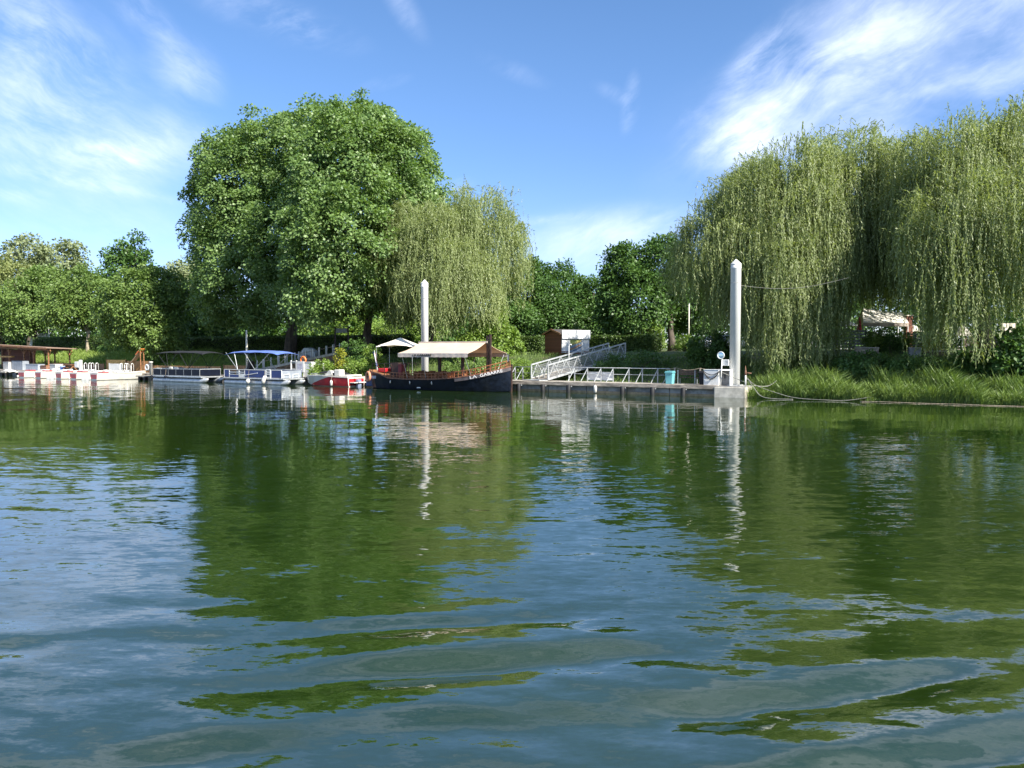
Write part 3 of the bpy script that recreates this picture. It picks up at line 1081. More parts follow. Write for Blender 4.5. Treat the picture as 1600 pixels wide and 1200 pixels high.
litter_bin('turquoise plastic bin with darker lid standing at the end of the pier railing', S(1047, 1.2), 1.2, Z0, TEAL, mat('dark_turquoise', (.10, .30, .32), .45, .1, 3.0), .74, .54)
litter_bin('black wheeled bin standing between the brown bench and the white cabinet', S(1099, 1.1), 1.1, Z0, BLACK, BLACK, .78, .5)
bn = frame_at('bench', 'brown bench seen from behind, on grey legs beside the turquoise bin', 'bench', S(1073, 1.7), 1.7, Z0)
for z in (.62, .74, .86):
    MB().box(-.75, .75, -.02, .02, z, z + .10).build('back_slat', mat('dark_bench_wood', (.10, .05, .035), .6, .25, 5.0), bn)
MB().box(-.75, .75, .05, .45, .42, .46).build('seat', mat('dark_bench_wood', (.10, .05, .035), .6, .25, 5.0), bn)
for x in (-.6, .6):
    MB().bar((x, -.04, 0), (x, -.04, .96), .05).bar((x, -.04, .40), (x, .45, .40), .04).bar((x, .42, 0), (x, .42, .40), .05).build('leg', GALV, bn)
rp = frame_at('rope_barrier', 'pair of brown posts carrying a sagging rope behind the brown bench', 'rope', S(1073, 2.3), 2.3, Z0)
for x in (-.85, .95):
    MB().bar((x, 0, 0), (x, 0, 1.08), .10).build('post', OLDW, rp)
MB().tube([(-1.5 + 3.6 * i / 16, 0, 1.08 - .14 * abs(math.sin(math.pi * (i - 3) / 8))) for i in range(17)], .018, 5).build('rope', ROPE, rp)
mr = frame_at('traffic_mirror', 'round mirror on a leaning white post in front of the right pile', 'mirror', S(1126, .3), .35, Z0)
MB().tube([(.0, 0, 0), (.07, 0, 1.75)], .035, 8).build('post', WHITE, mr, smooth=True)
MB().torus((.0, -.04, 1.98), .22, .03, 'y').build('rim', WHITE, mr, smooth=True)
mb = MB()
mb.add([(.0, -.06, 1.98)] + [(.21 * math.cos(a * .3142), -.03, 1.98 + .21 * math.sin(a * .3142)) for a in range(20)], [(0, 1 + i, 1 + (i + 1) % 20) for i in range(20)])
mb.build('mirror_glass', mat('mirror_glass', (.55, .68, .70), .06, .02, 1.0, metal=1.0), mr, smooth=True)


def big_pile(label, px, py_top, n, r):
    s = S(px, n)
    Y = L(s, n).y
    top = at(px, py_top, Y).z
    t = frame_at('mooring_pile', label, 'pile', s, n, 0)
    MB().lathe([(r, -2), (r, top - .62), (r + .012, top - .60), (r + .012, top - .56), (r, top - .54), (r, top - .34)], 28).build('shaft', PILEW, t, smooth=True)
    MB().lathe([(r + .02, top - .338), (r + .02, top - .31), (.03, top), (.0, top + .002)], 28).build('cone_cap', WHITE, t)
    mb = MB()
    mb.torus((0, 0, top - 1.55), r + .004, .012, 'z', 24, 6)
    mb.build('weld_seam', GREYC, t, smooth=True)
    MB().box(-r - .1, r + .1, -r - .12, -r - .02, Z0 - .1, Z0 + .06).box(-r - .12, -r - .02, -r - .12, r + .1, Z0 - .1, Z0 + .06).box(r + .02, r + .12, -r - .12, r + .1, Z0 - .1, Z0 + .06).build('guide_collar', GALV, t)
    return t, top


pr, top_r = big_pile('tall white steel mooring pile standing on the pale block, right end of the pier', 1148, 405, 1.2, .335)
pl, top_l = big_pile('tall white steel mooring pile rising behind the tour boat awning', 664, 437, 1.1, .30)
bx = frame_at('junction_box', 'small white box fixed on the left side of the right pile', 'box', S(1135, .9), .95, 0)
MB().box(-.26, .17, -.15, .15, 2.02, 2.42).build('case', WHITE, bx, bevel=.02)
MB().box(-.05, .14, -.158, -.152, 2.06, 2.38).build('cover', GALV, bx)

# leaning spike post and lines to the bank
sp = frame_at('mooring_post', 'thin mooring post with a rusty spike at the right corner of the pale block', 'post', S(1164.5, -.1), .0, Z0 - .02)
MB().tube([(0, 0, 0), (0, 0, .78)], .05, 8).build('post', WHITE, sp, smooth=True)
MB().tube([(0, 0, .76), (0, 0, .95), (-.01, 0, 1.35)], [.08, .06, .008], 8).tube([(.0, 0, .9), (.35, .05, .86)], .035, 6).build('spike', RUST, sp, smooth=True)


def line_px(name, label, cat, pts, r, material, nseg=8):
    """a cable or hose through (pixel x, n, z) points, smoothed"""
    P_ = [L(S(px, n), n, z) for px, n, z in pts]
    out = []
    for i in range(len(P_) - 1):
        p0, p1, p2, p3 = P_[max(i - 1, 0)], P_[i], P_[i + 1], P_[min(i + 2, len(P_) - 1)]
        for j in range(nseg):
            t = j / nseg
            out.append(.5 * ((2 * p1) + (p2 - p0) * t + (2 * p0 - 5 * p1 + 4 * p2 - p3) * t * t + (3 * p1 - p0 - 3 * p2 + p3) * t ** 3))
    out.append(P_[-1])
    o = MB().tube(out, r, 6).build(name, material, None, smooth=True)
    return tag(o, label, cat)


line_px('mooring_line', 'grey mooring line slanting from the white cabinet across the right pile to the spike post', 'line', [(1128, .2, 1.60), (1146, .3, 1.28), (1163, -.05, 1.0)], .02, CABLE)
line_px('floating_hose', 'long pale hose sagging from the spike post along the reeds', 'hose', [(1166, -.1, 1.35), (1180, -.3, .85), (1215, -.5, .38), (1245, -.6, .12), (1290, -.6, .05), (1325, -.4, .06), (1362, -.1, .28)], .018, CABLE)
line_px('floating_hose', 'short pale hose dropping steeply from the spike post to the water', 'hose', [(1168, -.1, 1.2), (1178, -.4, .70), (1188, -.6, .22), (1204, -.7, .05), (1240, -.6, .03)], .02, CABLE)
line_px('bank_pipe', 'bent pale pipe curving up into the bank grass near the willow strands', 'pipe', [(1178, -.2, .80), (1192, .2, .74), (1203, .5, .8), (1214, .9, 1.1)], .028, CABLE)
line_px('floating_boom', 'thin pale boom floating along the foot of the reeds to the right edge', 'boom', [(1345, -.35, .02), (1400, -.4, .03), (1450, -.42, .02), (1500, -.4, .03), (1545, -.45, .02), (1640, -.4, .02)], .018, ROPE)
# overhead wire
pw = L(S(1148, 1.2), 1.2, 0)
w0 = Vector((pw.x + .33, pw.y, at(1176, 446, pw.y).z))
w1 = at(1326, 434, 48.3)
o = MB().tube([w0.lerp(w1, i / 14) - Vector((0, 0, .42 * math.sin(math.pi * i / 14))) for i in range(15)], .014, 5).build('overhead_wire', CABLE)
tag(o, 'thin wire slung from the right pile into the willow', 'wire')

# ================================================================== GANGWAY, path down from the hut
g0 = L(S(843, 1.9), 1.9, 0)
g1 = at(964, 545, 65.0)
gdir = (Vector((g1.x, g1.y, 0)) - g0)
glen, gang = gdir.length, math.atan2(gdir.y, gdir.x)
gw = thing('gangway', 'steel truss gangway sloping from the pier up to the hut bank', 'gangway', (g0.x, g0.y, Z0), gang)
zt = 2.55 - Z0
for side, y in (('near', -.92), ('far', .92)):
    mb = MB()
    A0, A1 = Vector((0, y, .12)), Vector((glen, y, zt))
    H = Vector((0, 0, 1.08))
    mb.bar(A0, A1, .09, .16).bar(A0 + H, A1 + H, .08, .10)
    N_ = 7
    for i in range(N_ + 1):
        a, b = A0.lerp(A1, i / N_), A0.lerp(A1, (i + .5) / N_)
        if i < N_:
            mb.bar(a, b + H, .055)
            mb.bar(b + H, A0.lerp(A1, (i + 1) / N_), .055)
    mb.bar(A0, A0 + H, .07).bar(A1, A1 + H, .07)
    mb.build('truss', GALV, gw)
    mb = MB()
    a, b = A0 + Vector((0, .02 if y > 0 else -.02, .1)), A1 + Vector((0, .02 if y > 0 else -.02, .1))
    for i in range(84):
        p = a.lerp(b, (i + .5) / 84)
        mb.bar(p, p + Vector((0, 0, .82)), .018)
    for i in range(6):
        mb.bar(a + Vector((0, 0, .1 + .13 * i)), b + Vector((0, 0, .1 + .13 * i)), .014)
    mb.build('infill_mesh', MESH, gw)
MB().bar((0, 0, .10), (glen, 0, zt), 1.72, .06).build('walkway', planks('gangway_boards', (.34, .29, .22), 0, .25, .08), gw)
MB().box(-.9, .02, -.9, .9, .01, .08).build('landing_flap', GALV, gw)
lp = thing('lamp_post', 'slim white post standing beside the gangway in front of the hut window', 'post', (at(889, 560, 60).x, 60, 1.0))
MB().tube([(0, 0, -.6), (0, 0, 2.35), (.05, 0, 2.5), (.16, 0, 2.5), (.2, 0, 2.4)], .035, 7).build('post', WHITE, lp, smooth=True)
MB().tube([(0, 0, -.6), (0, 0, .1)], .06, 7).build('base_sleeve', GALV, lp)

# ================================================================== HUT
hx = at(877, 553, 69)
hz = gz_at(hx) - .05
hut = thing('hut', 'red brown timber hut with a white framed window front above the gangway', 'hut', (hx.x, hx.y, hz), R(24))
wF, wD, hH = 2.85, 3.3, 2.05
# local: front (white) face along +x at y=0, left (brown) gable going back at x=0
rot = thing('wall', None, None)
bpy.data.objects.remove(rot)
mb = MB()
mb.add([(0, 0, 0), (wF, 0, 0), (wF, wD, 0), (0, wD, 0), (0, 0, hH), (wF, 0, hH), (wF, wD, hH), (0, wD, hH), (0, wD / 2, hH + .38), (wF, wD / 2, hH + .38)],
       [(0, 1, 5, 4), (2, 3, 7, 6), (0, 4, 8, 7, 3), (1, 2, 6, 9, 5), (0, 3, 2, 1), (4, 5, 9, 8), (6, 7, 8, 9)])
mb.build('wall', HUTW, hut)
mb = MB()
for sg in (0, 1):
    y0, y1 = (-.16, wD / 2) if sg == 0 else (wD + .16, wD / 2)
    z0, z1 = hH - .045 + .02, hH + .40
    p = [(-.2, y0, z0), (wF + .1, y0, z0), (wF + .1, y1, z1), (-.2, y1, z1)]
    mb.hexa(p + [(a, b, c_ + .07) for a, b, c_ in p])
mb.build('roof', ROOFW, hut)
mb = MB()
for y0, y1 in ((-.17, wD / 2), (wD + .17, wD / 2)):
    mb.bar((-.215, y0, hH + .0), (-.215, y1, hH + .44), .03, .14)
mb.build('bargeboard', BROWNW, hut)
MB().box(-.02, wF + .02, -.20, -.17, 1.62, 2.40).build('fascia_panel', WHITE, hut)
MB().box(.03, .80, -.06, -.004, .52, 1.61).build('shutter', WHITE, hut)
MB().box(2.10, wF - .02, -.06, -.004, .52, 1.61).build('shutter', WHITE, hut)
wn = MB().box(.78, .84, -.075, -.062, .45, 1.61).box(2.04, 2.10, -.075, -.062, .45, 1.61).box(.84, 2.04, -.075, -.062, 1.55, 1.61).build('window_frame', WHITE, hut)
# the picture panel in the window: coloured diagonal bands
pm = bpy.data.materials.new('window_poster')
pm.use_nodes = True
T = NT(pm.node_tree)
co = T.n('ShaderNodeTexCoord').outputs['Object']
sx_, sy_, sz_ = T.sep(co)
wob = T.noise(co, 3.0, 3, .6)
t_ = T.m('ADD', T.m('ADD', T.m('MULTIPLY', sx_, -.38), sz_), T.m('MULTIPLY', wob, .35))
rmp = T.n('ShaderNodeValToRGB')
rmp.color_ramp.elements[0].position = .15
rmp.color_ramp.elements[0].color = (.25, .32, .42, 1)
rmp.color_ramp.elements[1].position = 1.0
rmp.color_ramp.elements[1].color = (.30, .36, .12, 1)
for p_, c_ in ((.28, (.03, .06, .12)), (.36, (.30, .36, .42)), (.46, (.32, .22, .08)), (.55, (.45, .22, .16)), (.64, (.16, .26, .34)), (.74, (.22, .32, .38)), (.84, (.42, .32, .10))):
    e_ = rmp.color_ramp.elements.new(p_)
    e_.color = c_ + (1,)
T.put(rmp.inputs[0], t_)
T.put(T.nt.nodes['Principled BSDF'].inputs['Base Color'], rmp.outputs[0])
T.nt.nodes['Principled BSDF'].inputs['Roughness'].default_value = .3
MB().box(.84, 2.04, -.03, -.004, .45, 1.55).build('pane', pm, wn)
MB().box(.0, wF, -.12, -.004, .40, .449).build('counter', WHITE, hut)

# ================================================================== LEFT DOCK, timber deck with floats
s0, s1 = S(-40, .5), S(560, .5)
dk = frame_at('dock', 'low timber dock behind the moored boats on the left', 'dock', s0, 0)
LD = s1 - s0
MB().box(0, LD - .05, .45, 2.3, .50, .58).build('deck', DECKW, dk)
MB().box(0, LD - .05, .30, .447, .40, .60).build('edge_beam', OLDW, dk)
i = 0
x = .8
while x < LD - 1.5:
    MB().box(x, x + 1.7, .5, 2.1, -.3, .42).build('float', GREYC, dk, bevel=.04)
    x += 2.9
x = .3
while x < LD:
    MB().lathe([(.11, -1), (.11, .48), (.02, .49)], 10, x, .18).build('pile', BLACK, dk, smooth=True)
    x += 4.1
# finger floats by the rowing boats
for lab, px, n0, w in (('small grey finger float at the left edge under the timber shelter', 3, -2.2, 1.5), ('small timber finger float with dark supports left of the black topped boat', 219, -2.4, 1.6)):
    t = frame_at('finger_dock', lab, 'dock', S(px, n0), n0, 0)
    MB().box(-w / 2, w / 2, 0, 2.4, .36, .48).build('deck', DECKW, t)
    for a in (-.55, .35):
        for y in (.1, 1.8):
            MB().box(a, a + .25, y, y + .35, -.4, .355).build('support', BLACK, t)


def fence_run(label, px0, px1, n, h, material, group=None, zoff=0.0):
    a, b = S(px0, n), S(px1, n)
    z = float(ground((a + b) / 2, n)) + zoff
    t = frame_at('slatted_fence', label, 'fence', a, n, z, group=group)
    ln = b - a
    MB().box(0, ln, -.03, -.005, .08, h).build('slat_panel', material, t)
    MB().box(0, ln, .0, .04, .3, .38).box(0, ln, .0, .04, h - .3, h - .22).build('rail', BROWNW, t)
    k = max(2, int(ln / 2.2) + 1)
    for i in range(k):
        MB().box(ln * i / (k - 1) - .05, ln * i / (k - 1) + .05, -.06, -.032, 0, h + .07).build('post', BROWNW, t)
    return t


GF = 'fences behind the left dock'
fence_run('low weathered brown fence left of the yellow boards', 78, 163, 3.6, 1.35, planks('grey_fence_boards', (.30, .18, .09), 0, .12, .16, var=.3), GF, -.3)
fence_run('yellowish new fence section behind the white panel', 167, 197, 3.6, 1.75, FENCEY, GF, -.3)
fence_run('reddish brown fence section under the orange slide', 198, 234, 3.7, 1.75, FENCEW, GF, -.3)
fence_run('long low brown fence seen under the black canopy boat', 240, 345, 3.8, 1.25, FENCEW, GF, -.3)
fence_run('short brown fence section between the two canopy boats', 350, 386, 3.7, 1.4, FENCEW, GF, -.3)

# ---- timber shelter at the far left
sh = frame_at('timber_shelter', 'open brown timber shelter with braced posts and a sloping roof at the left edge', 'shelter', S(-30, 2.2), 2.2, .58)
xr = [S(p, 2.2) - S(-30, 2.2) for p in (-28, 15, 38, 53, 76)]
hr = [3.15, 2.95, 2.75, 2.65, 2.55]
mb = MB()
w_r = xr[-1] + .5
for yy in (0, 2.6):
    mb.bar((-.4, yy, 3.02), (w_r, yy, 2.48), .12, .20)
mb.build('beam', BROWNW, sh)
mb = MB()
p = [(-.6, -.6, 3.35), (w_r + .2, -.6, 2.72), (w_r + .2, 3.2, 2.62), (-.6, 3.2, 3.20)]
mb.hexa(p + [(a, b, c_ + .08) for a, b, c_ in p])
mb.build('roof', planks('shelter_roof_boards', (.30, .20, .14), 0, .5, .05), sh)
mb = MB()
mb.bar((-.6, -.62, 3.33), (w_r + .2, -.62, 2.70), .05, .2)
mb.build('fascia', BROWNW, sh)
for i, x in enumerate(xr):
    ztop = 3.0 - (x / w_r) * .5 - .06
    for yy in (0, 2.6):
        MB().box(x - .07, x + .07, yy - .07, yy + .07, -.05, ztop).build('post', BROWNW, sh)
        MB().bar((x, yy, ztop - .75), (x + .6, yy, ztop - .12), .07).bar((x, yy, ztop - .75), (x - .6, yy, ztop - .05), .07).build('brace', BROWNW, sh)
MB().box(-.4, xr[1] + .9, 2.75, 2.80, 0, 2.6).build('back_wall', HUTW, sh)
MB().box(-.3, xr[1] + .6, -.1, .35, 1.55, 1.75).build('serving_shelf', mat('orange_board', (.55, .30, .08), .6, .15, 3.0), sh)


def simple_box(name, label, cat, px, n, z, w, d, h, material, top=None, rz=0.0):
    t = frame_at(name, label, cat, S(px, n), n, z, rz)
    MB().box(-w / 2, w / 2, -d / 2, d / 2, 0, h).build('body', material, t, bevel=.02)
    MB().box(-w / 2 - .03, w / 2 + .03, -d / 2 - .03, d / 2 + .03, h + .003, h + .05).build('top', top or material, t)
    return t


simple_box('counter', 'taller grey counter with a black top in front of the timber shelter', 'counter', 32, 1.6, .58, 2.6, .8, 1.15, GREYB, BLACK)
simple_box('counter', 'lower pale grey counter between the black topped counter and the brown crates', 'counter', 55, 1.3, .58, 2.8, .8, .72, mat('pale_grey_board', (.36, .40, .45), .6, .12, 2.0))
simple_box('counter', 'small light grey counter panel at the shelter front post', 'counter', 13, 1.2, .58, 1.3, .6, .95, mat('light_grey_board', (.48, .47, .45), .6, .12, 2.0))
simple_box('crate', 'rusty brown crate right of the pale grey counter', 'crate', 73, 1.5, .58, 1.3, .8, .60, RUST, BROWNW)
simple_box('planter', 'grey square planter box beside the blue barrel', 'planter', 88, 1.5, .58, 1.2, .9, .75, mat('zinc', (.42, .43, .43), .5, .15, 3.0), WHITE)
br = frame_at('barrel', 'blue plastic barrel behind the rowing boats', 'barrel', S(98, 1.5), 1.5, .58)
MB().lathe([(.24, 0), (.29, .08), (.29, .5), (.25, .56), (.05, .58)], 16).build('body', BLUEB, br, smooth=True)
MB().lathe([(.265, .562), (.265, .60), (.02, .61)], 16).build('lid', WHITE, br)
tb = frame_at('picnic_table', 'brown timber table with benches behind the rowing boats', 'table', S(109, 1.5), 1.5, .58)
MB().box(-.9, .9, -.4, .4, .72, .78).build('table_top', BROWNW, tb)
for x in (-.7, .7):
    MB().bar((x, -.55, 0), (x, .1, .72), .08).bar((x, .55, 0), (x, -.1, .72), .08).build('leg', BROWNW, tb)
for y in (-.75, .75):
    MB().box(-.9, .9, y - .14, y + .14, .42, .46).build('bench_board', BROWNW, tb)
pp = frame_at('service_post', 'white dockside service post with a white box on its left', 'post', S(126, 1.0), 1.0, .58)
MB().box(-.14, .14, -.14, .14, 0, 1.35).build('post', WHITE, pp, bevel=.02)
MB().box(-.95, -.17, -.2, .2, .45, 1.15).build('box', WHITE, pp, bevel=.08)
MB().box(-.5, -.4, -.05, .05, 0, .447).build('stand', BLACK, pp)


def ladder(label, px, n):
    t = frame_at('dock_ladder', label, 'ladder', S(px, n), n, .3, R(35), 'white hoop ladders on the left dock')
    for x in (-.24, .24):
        MB().tube([(x, -.3, -.6), (x, -.3, 1.1), (x, -.22, 1.28), (x, .1, 1.34), (x, .32, 1.22), (x, .36, .3)], .035, 7).build('hoop', WHITE, t, smooth=True)
    mb = MB()
    for z in (-.3, .0, .3, .6):
        mb.tube([(-.24, -.3, z), (.24, -.3, z)], .022, 6)
    mb.build('rungs', WHITE, t)
    return t


ladder('white hoop ladder, leftmost of the four, right of the service post', 137, .1)
ladder('white hoop ladder, second from the left, before the weathered fence', 148, .1)
ladder('white hoop ladder, third from the left, against the white panel edge', 193, .1)
ladder('white hoop ladder, rightmost of the four, below the orange slide', 203, .1)
pa = frame_at('windbreak_panel', 'white panel standing in front of the yellowish fence', 'panel', S(171, 1.9), 1.9, .58)
wp = S(191, 1.9) - S(171, 1.9)
MB().box(0, wp, -.03, .03, .1, .95).build('sheet', WHITE, pa)
MB().box(-.05, -.003, -.05, .05, 0, 1.0).box(wp + .003, wp + .05, -.05, .05, 0, 1.0).build('frame', GALV, pa)
sl = frame_at('slide', 'orange topped wooden slide leaning over the brown fence', 'slide', S(212, 3.0), 3.0, .58)
MB().bar((-1.3, 0, .5), (.9, 0, 2.2), .5, .06).build('chute', mat('pale_timber', (.52, .38, .24), .6, .2, 4.0), sl)
MB().bar((.45, 0, 1.98), (1.35, 0, 2.62), .62, .09).build('upper_chute', ORANGE, sl)
for y in (-.2, .2):
    MB().bar((1.25, y, 0), (1.2, y, 2.45), .09).build('leg', BROWNW, sl)
vp = frame_at('mooring_post', 'thick pale post with a round white float, left of the black topped boat', 'post', S(236, -.3), -.3, 0)
MB().lathe([(.16, -1), (.16, 1.75), (.20, 1.76), (.20, 1.86), (.03, 1.88)], 14).build('post', FENDER, vp, smooth=True)
MB().torus((-.5, -.1, 1.25), .26, .1, 'y').build('ring_float', WHITE, vp, smooth=True)
MB().bar((-.52, -.05, 1.58), (0, -.05, 1.62), .05).build('bracket', GALV, vp)
ms = frame_at('mast', 'slender cream mast standing behind the blue canopy boat', 'mast', S(386, 1.2), 1.2, .5)
hm = zat(386, 517, 1.2) - .5
MB().tube([(0, 0, -1), (0, 0, hm * .6), (0, 0, hm)], [.11, .10, .075], 10).build('pole', mat('cream_paint', (.66, .62, .50), .5, .08, 2.0), ms, smooth=True)
MB().lathe([(.09, hm + .002), (.09, hm + .05), (.02, hm + .08)], 10).build('cap', GALV, ms)

# ================================================================== RAMP WITH WHITE POSTS, railing behind the red boat
ra, rb = (S(400, 2.9), 2.9, 1.05), (S(540, 9.0), 9.0, 2.95)
rw = 1.9
A_, B_ = L(*ra), L(*rb)
d_ = (B_ - A_)
hd = Vector((d_.x, d_.y, 0)).normalized()
pn = Vector((-hd.y, hd.x, 0))
if pn.y < 0:
    pn = -pn
mb = MB()
mb.hexa([A_ - Vector((0, 0, 1.5)), B_ - Vector((0, 0, 1.5)), B_ + pn * rw - Vector((0, 0, 1.5)), A_ + pn * rw - Vector((0, 0, 1.5)), A_, B_, B_ + pn * rw, A_ + pn * rw])
o = mb.build('path', PATH)
o['kind'] = 'structure'
o = MB().bar(A_ - pn * .06 + Vector((0, 0, -.02)), B_ - pn * .06 + Vector((0, 0, -.02)), .11, .24).build('path_kerb', CONC)
tag(o, 'pale kerb along the water side of the ramp', 'kerb')
for lab, off, cnt, ph in (('row of white posts with a rope along the water side of the ramp', .08, 13, 0), ('row of white posts with a rope along the hedge side of the ramp', rw - .08, 11, .5)):
    t = thing('rope_fence', lab, 'fence', tuple(A_), 0, 'post and rope rows of the ramp')
    tops = []
    for i in range(cnt):
        p = (B_ - A_) * ((i + ph + .15) / cnt) + pn * off
        MB().lathe([(.065, -.1), (.06, .92), (.05, .96), (.01, .97)], 8, p.x, p.y).build('post', WHITE, t, smooth=True).location.z = p.z
        tops.append(p + Vector((0, 0, .82)))
    pts = []
    for a, b in zip(tops[:-1], tops[1:]):
        pts += [a.lerp(b, j / 5) - Vector((0, 0, .10 * math.sin(math.pi * j / 5))) for j in range(5)]
    MB().tube(pts + [tops[-1]], .018, 5).build('rope', ROPE, t)

rl = frame_at('railing', 'thin white railing with square posts behind the red and white motorboat', 'railing', S(486, 2.6), 2.6, .55)
lr_ = S(589, 2.6) - S(486, 2.6)
MB().bar((0, 0, 1.2), (lr_, 0, 1.2), .05).bar((0, 0, .62), (lr_, 0, .62), .02).build('rail', WHITE, rl)
for p in (489, 505, 521, 537, 553, 570, 587):
    x = S(p, 2.6) - S(486, 2.6)
    MB().box(x - .065, x + .065, -.06, .06, -.1, 1.27).build('post', WHITE, rl)
sb = frame_at('sign_board', 'white board on two legs between the blue canopy boat and the red boat', 'sign', S(469, .9), .9, .58)
MB().box(-.5, .5, -.03, .03, .45, 1.45).build('board', WHITE, sb)
MB().box(-.32, .34, -.036, -.032, .62, 1.25).build('notice', mat('faded_notice', (.56, .56, .64), .6, .15, 6.0), sb)
for x in (-.35, .35):
    MB().bar((x, .05, 0), (x, .05, 1.4), .06).build('leg', GALV, sb)
simple_box('steel_cabinet', 'white dockside cabinet between the sign board and the red boat cockpit', 'cabinet', 484, 1.3, .58, .95, .6, 1.35, WHITE)
lb = frame_at('lifebuoy', 'orange lifebuoy hung on a stand beside the white dockside cabinet', 'lifebuoy', S(475, 1.7), 1.7, .58)
MB().torus((0, -.08, 1.55), .3, .085, 'y').build('ring', ORANGE, lb, smooth=True)
MB().bar((0, 0, 0), (0, 0, 1.95), .08).build('stand', OLDW, lb)
wf = frame_at('gate_frame', 'white tubular gate frame right of the blue canopy boat', 'gate', S(459, 1.6), 1.6, .5)
for x in (-.35, .35):
    MB().bar((x, 0, 0), (x, 0, 1.6), .10).build('post', WHITE, wf)
MB().bar((-.3, 0, 1.5), (.3, 0, 1.5), .06).bar((-.3, 0, .8), (.3, 0, .8), .06).bar((.35, 0, .95), (1.4, 0, 1.35), .06).build('rail', WHITE, wf)

# ---- grey slatted shelter and notice board under the plane trees
ss_ = at(479, 545, 80)
kz = gz_at(ss_)
ks = thing('slatted_shelter', 'grey slatted shelter with a pale peaked cover beside the left plane trunk', 'shelter', (ss_.x, ss_.y, kz), R(-12))
mb = MB()
for i in range(13):
    x = -.85 + 1.7 * i / 12
    mb.box(x - .035, x + .035, -.03, .03, -.9, 1.0 - .42 * abs(x) / .85 * 1.0 + .25)
mb.build('slat_panel', SLATG, ks)
mb = MB()
top_p = [(-1.1, 0, .55), (-.95, 0, .95), (-.25, 0, 1.72), (.25, 0, 1.72), (1.0, 0, 1.25), (1.0, 0, .75), (0, 0, 1.08)]
vs = [(x, -.12, z) for x, y, z in top_p] + [(x, .9, z + .05) for x, y, z in top_p]
n_ = len(top_p)
mb.add(vs, [tuple(range(n_)), tuple(range(2 * n_ - 1, n_ - 1, -1))] + [(i, (i + 1) % n_, n_ + (i + 1) % n_, n_ + i) for i in range(n_)])
mb.build('cover', mat('pale_grey_sheet', (.50, .53, .50), .7, .15, 2.0), ks)
for x in (-.9, .9):
    MB().bar((x, .5, -.9), (x, .5, .9), .08).build('post', SLATG, ks)
nb_ = at(534, 545, 80)
nbz = gz_at(nb_)
nb = thing('notice_board', 'grey notice board on dark posts between the plane trunks', 'sign', (nb_.x, nb_.y, nbz), R(-8))
h0 = at(534, 520, 80).z - nbz
h1 = at(534, 513, 80).z - nbz
MB().box(-.62, .62, -.04, .04, h0, h1).build('board', mat('grey_notice', (.36, .40, .40), .6, .15, 4.0), nb)
for x in (-.70, .70):
    MB().box(x - .07, x + .07, -.06, .06, -.3, h1 + .12).build('post', DARKWD, nb)
MB().box(-.9, .9, -.25, .25, h1 + .123, h1 + .18).build('roof', DARKWD, nb)

# ================================================================== BOATS
def hull_mb(st, nb=7, thick=.06):
    """stations (x, half beam at deck, half beam at water, keel z, sheer z) -> closed hull skin"""
    vs, fs = [], []
    for x, bd, bw, zk, zs in st:
        row = []
        for sgn in (-1, 1):
            pts = []
            for j in range(nb):
                t = j / (nb - 1)
                if t < .35:
                    u = t / .35
                    y = bw * math.sin(u * math.pi / 2)
                    z = zk + (0.05 - zk) * (1 - math.cos(u * math.pi / 2)) if zk < .05 else zk
                else:
                    u = (t - .35) / .65
                    y = bw + (bd - bw) * (u ** .8)
                    z = .05 + (zs - .05) * u
                pts.append((x, sgn * y, z))
            row += pts[::-1] if sgn < 0 else pts[1:]
        vs += row
    k = 2 * nb - 1
    for i in range(len(st) - 1):
        for j in range(k - 1):
            fs.append((i * k + j, i * k + j + 1, (i + 1) * k + j + 1, (i + 1) * k + j))
    fs.append(tuple(range(k))[::-1])
    fs.append(tuple((len(st) - 1) * k + j for j in range(k)))
    mb = MB()
    mb.add(vs, fs)
    return mb


def strip_along(mb, st, off_z, w, h, inset=0.0, sides=(-1, 1)):
    for sg in sides:
        for a, b in zip(st[:-1], st[1:]):
            mb.bar((a[0], sg * (a[1] - inset), a[4] + off_z), (b[0], sg * (b[1] - inset), b[4] + off_z), w, h)
    return mb


def interp_st(st, x):
    xs = [q[0] for q in st]
    return [float(np.interp(x, xs, [q[i] for q in st])) for i in range(5)]


# ---- the tour boat
n_c = -1.75
s_st, s_bw = S(585, n_c), S(799, n_c)
LB = s_bw - s_st
tb = frame_at('tour_boat', 'dark navy wooden tour boat with a tan awning and orange railings', 'boat', s_st, n_c, 0)
prof = [(0, .55, .25, .05, 1.45), (.03, 1.0, .55, -.1, 1.38), (.08, 1.35, .95, -.2, 1.26), (.16, 1.58, 1.25, -.3, 1.12), (.21, 1.62, 1.4, -.3, .86), (.35, 1.68, 1.5, -.35, .80), (.55, 1.70, 1.5, -.35, .84),
        (.70, 1.62, 1.38, -.35, .98), (.80, 1.45, 1.12, -.32, 1.16), (.88, 1.12, .78, -.28, 1.38), (.95, .62, .36, -.15, 1.62), (.985, .25, .12, .0, 1.76), (1.0, .06, .05, .05, 1.84)]
st = [(t * LB, a, b, c_, d) for t, a, b, c_, d in prof]
hull_mb(st).build('hull', NAVY, tb)
fd = [(q[0], q[1] - .05, q[2], q[3], q[4] - .16) for q in st]
mb = MB()
mb.grid([[(q[0], -(q[1] - .04), q[4] + .003), (q[0], 0, q[4] + .02), (q[0], (q[1] - .04), q[4] + .003)] for q in st])
mb.build('deck', BROWNW, tb)
strip_along(MB(), st, .03, .10, .09).build('gunwale', mat('gunwale_wood', (.20, .09, .05), .5, .25, 5.0), tb)
MB().bar((LB - .02, 0, -.1), (LB + .03, 0, 2.02), .12, .14).build('stem_post', DARKWD, tb)
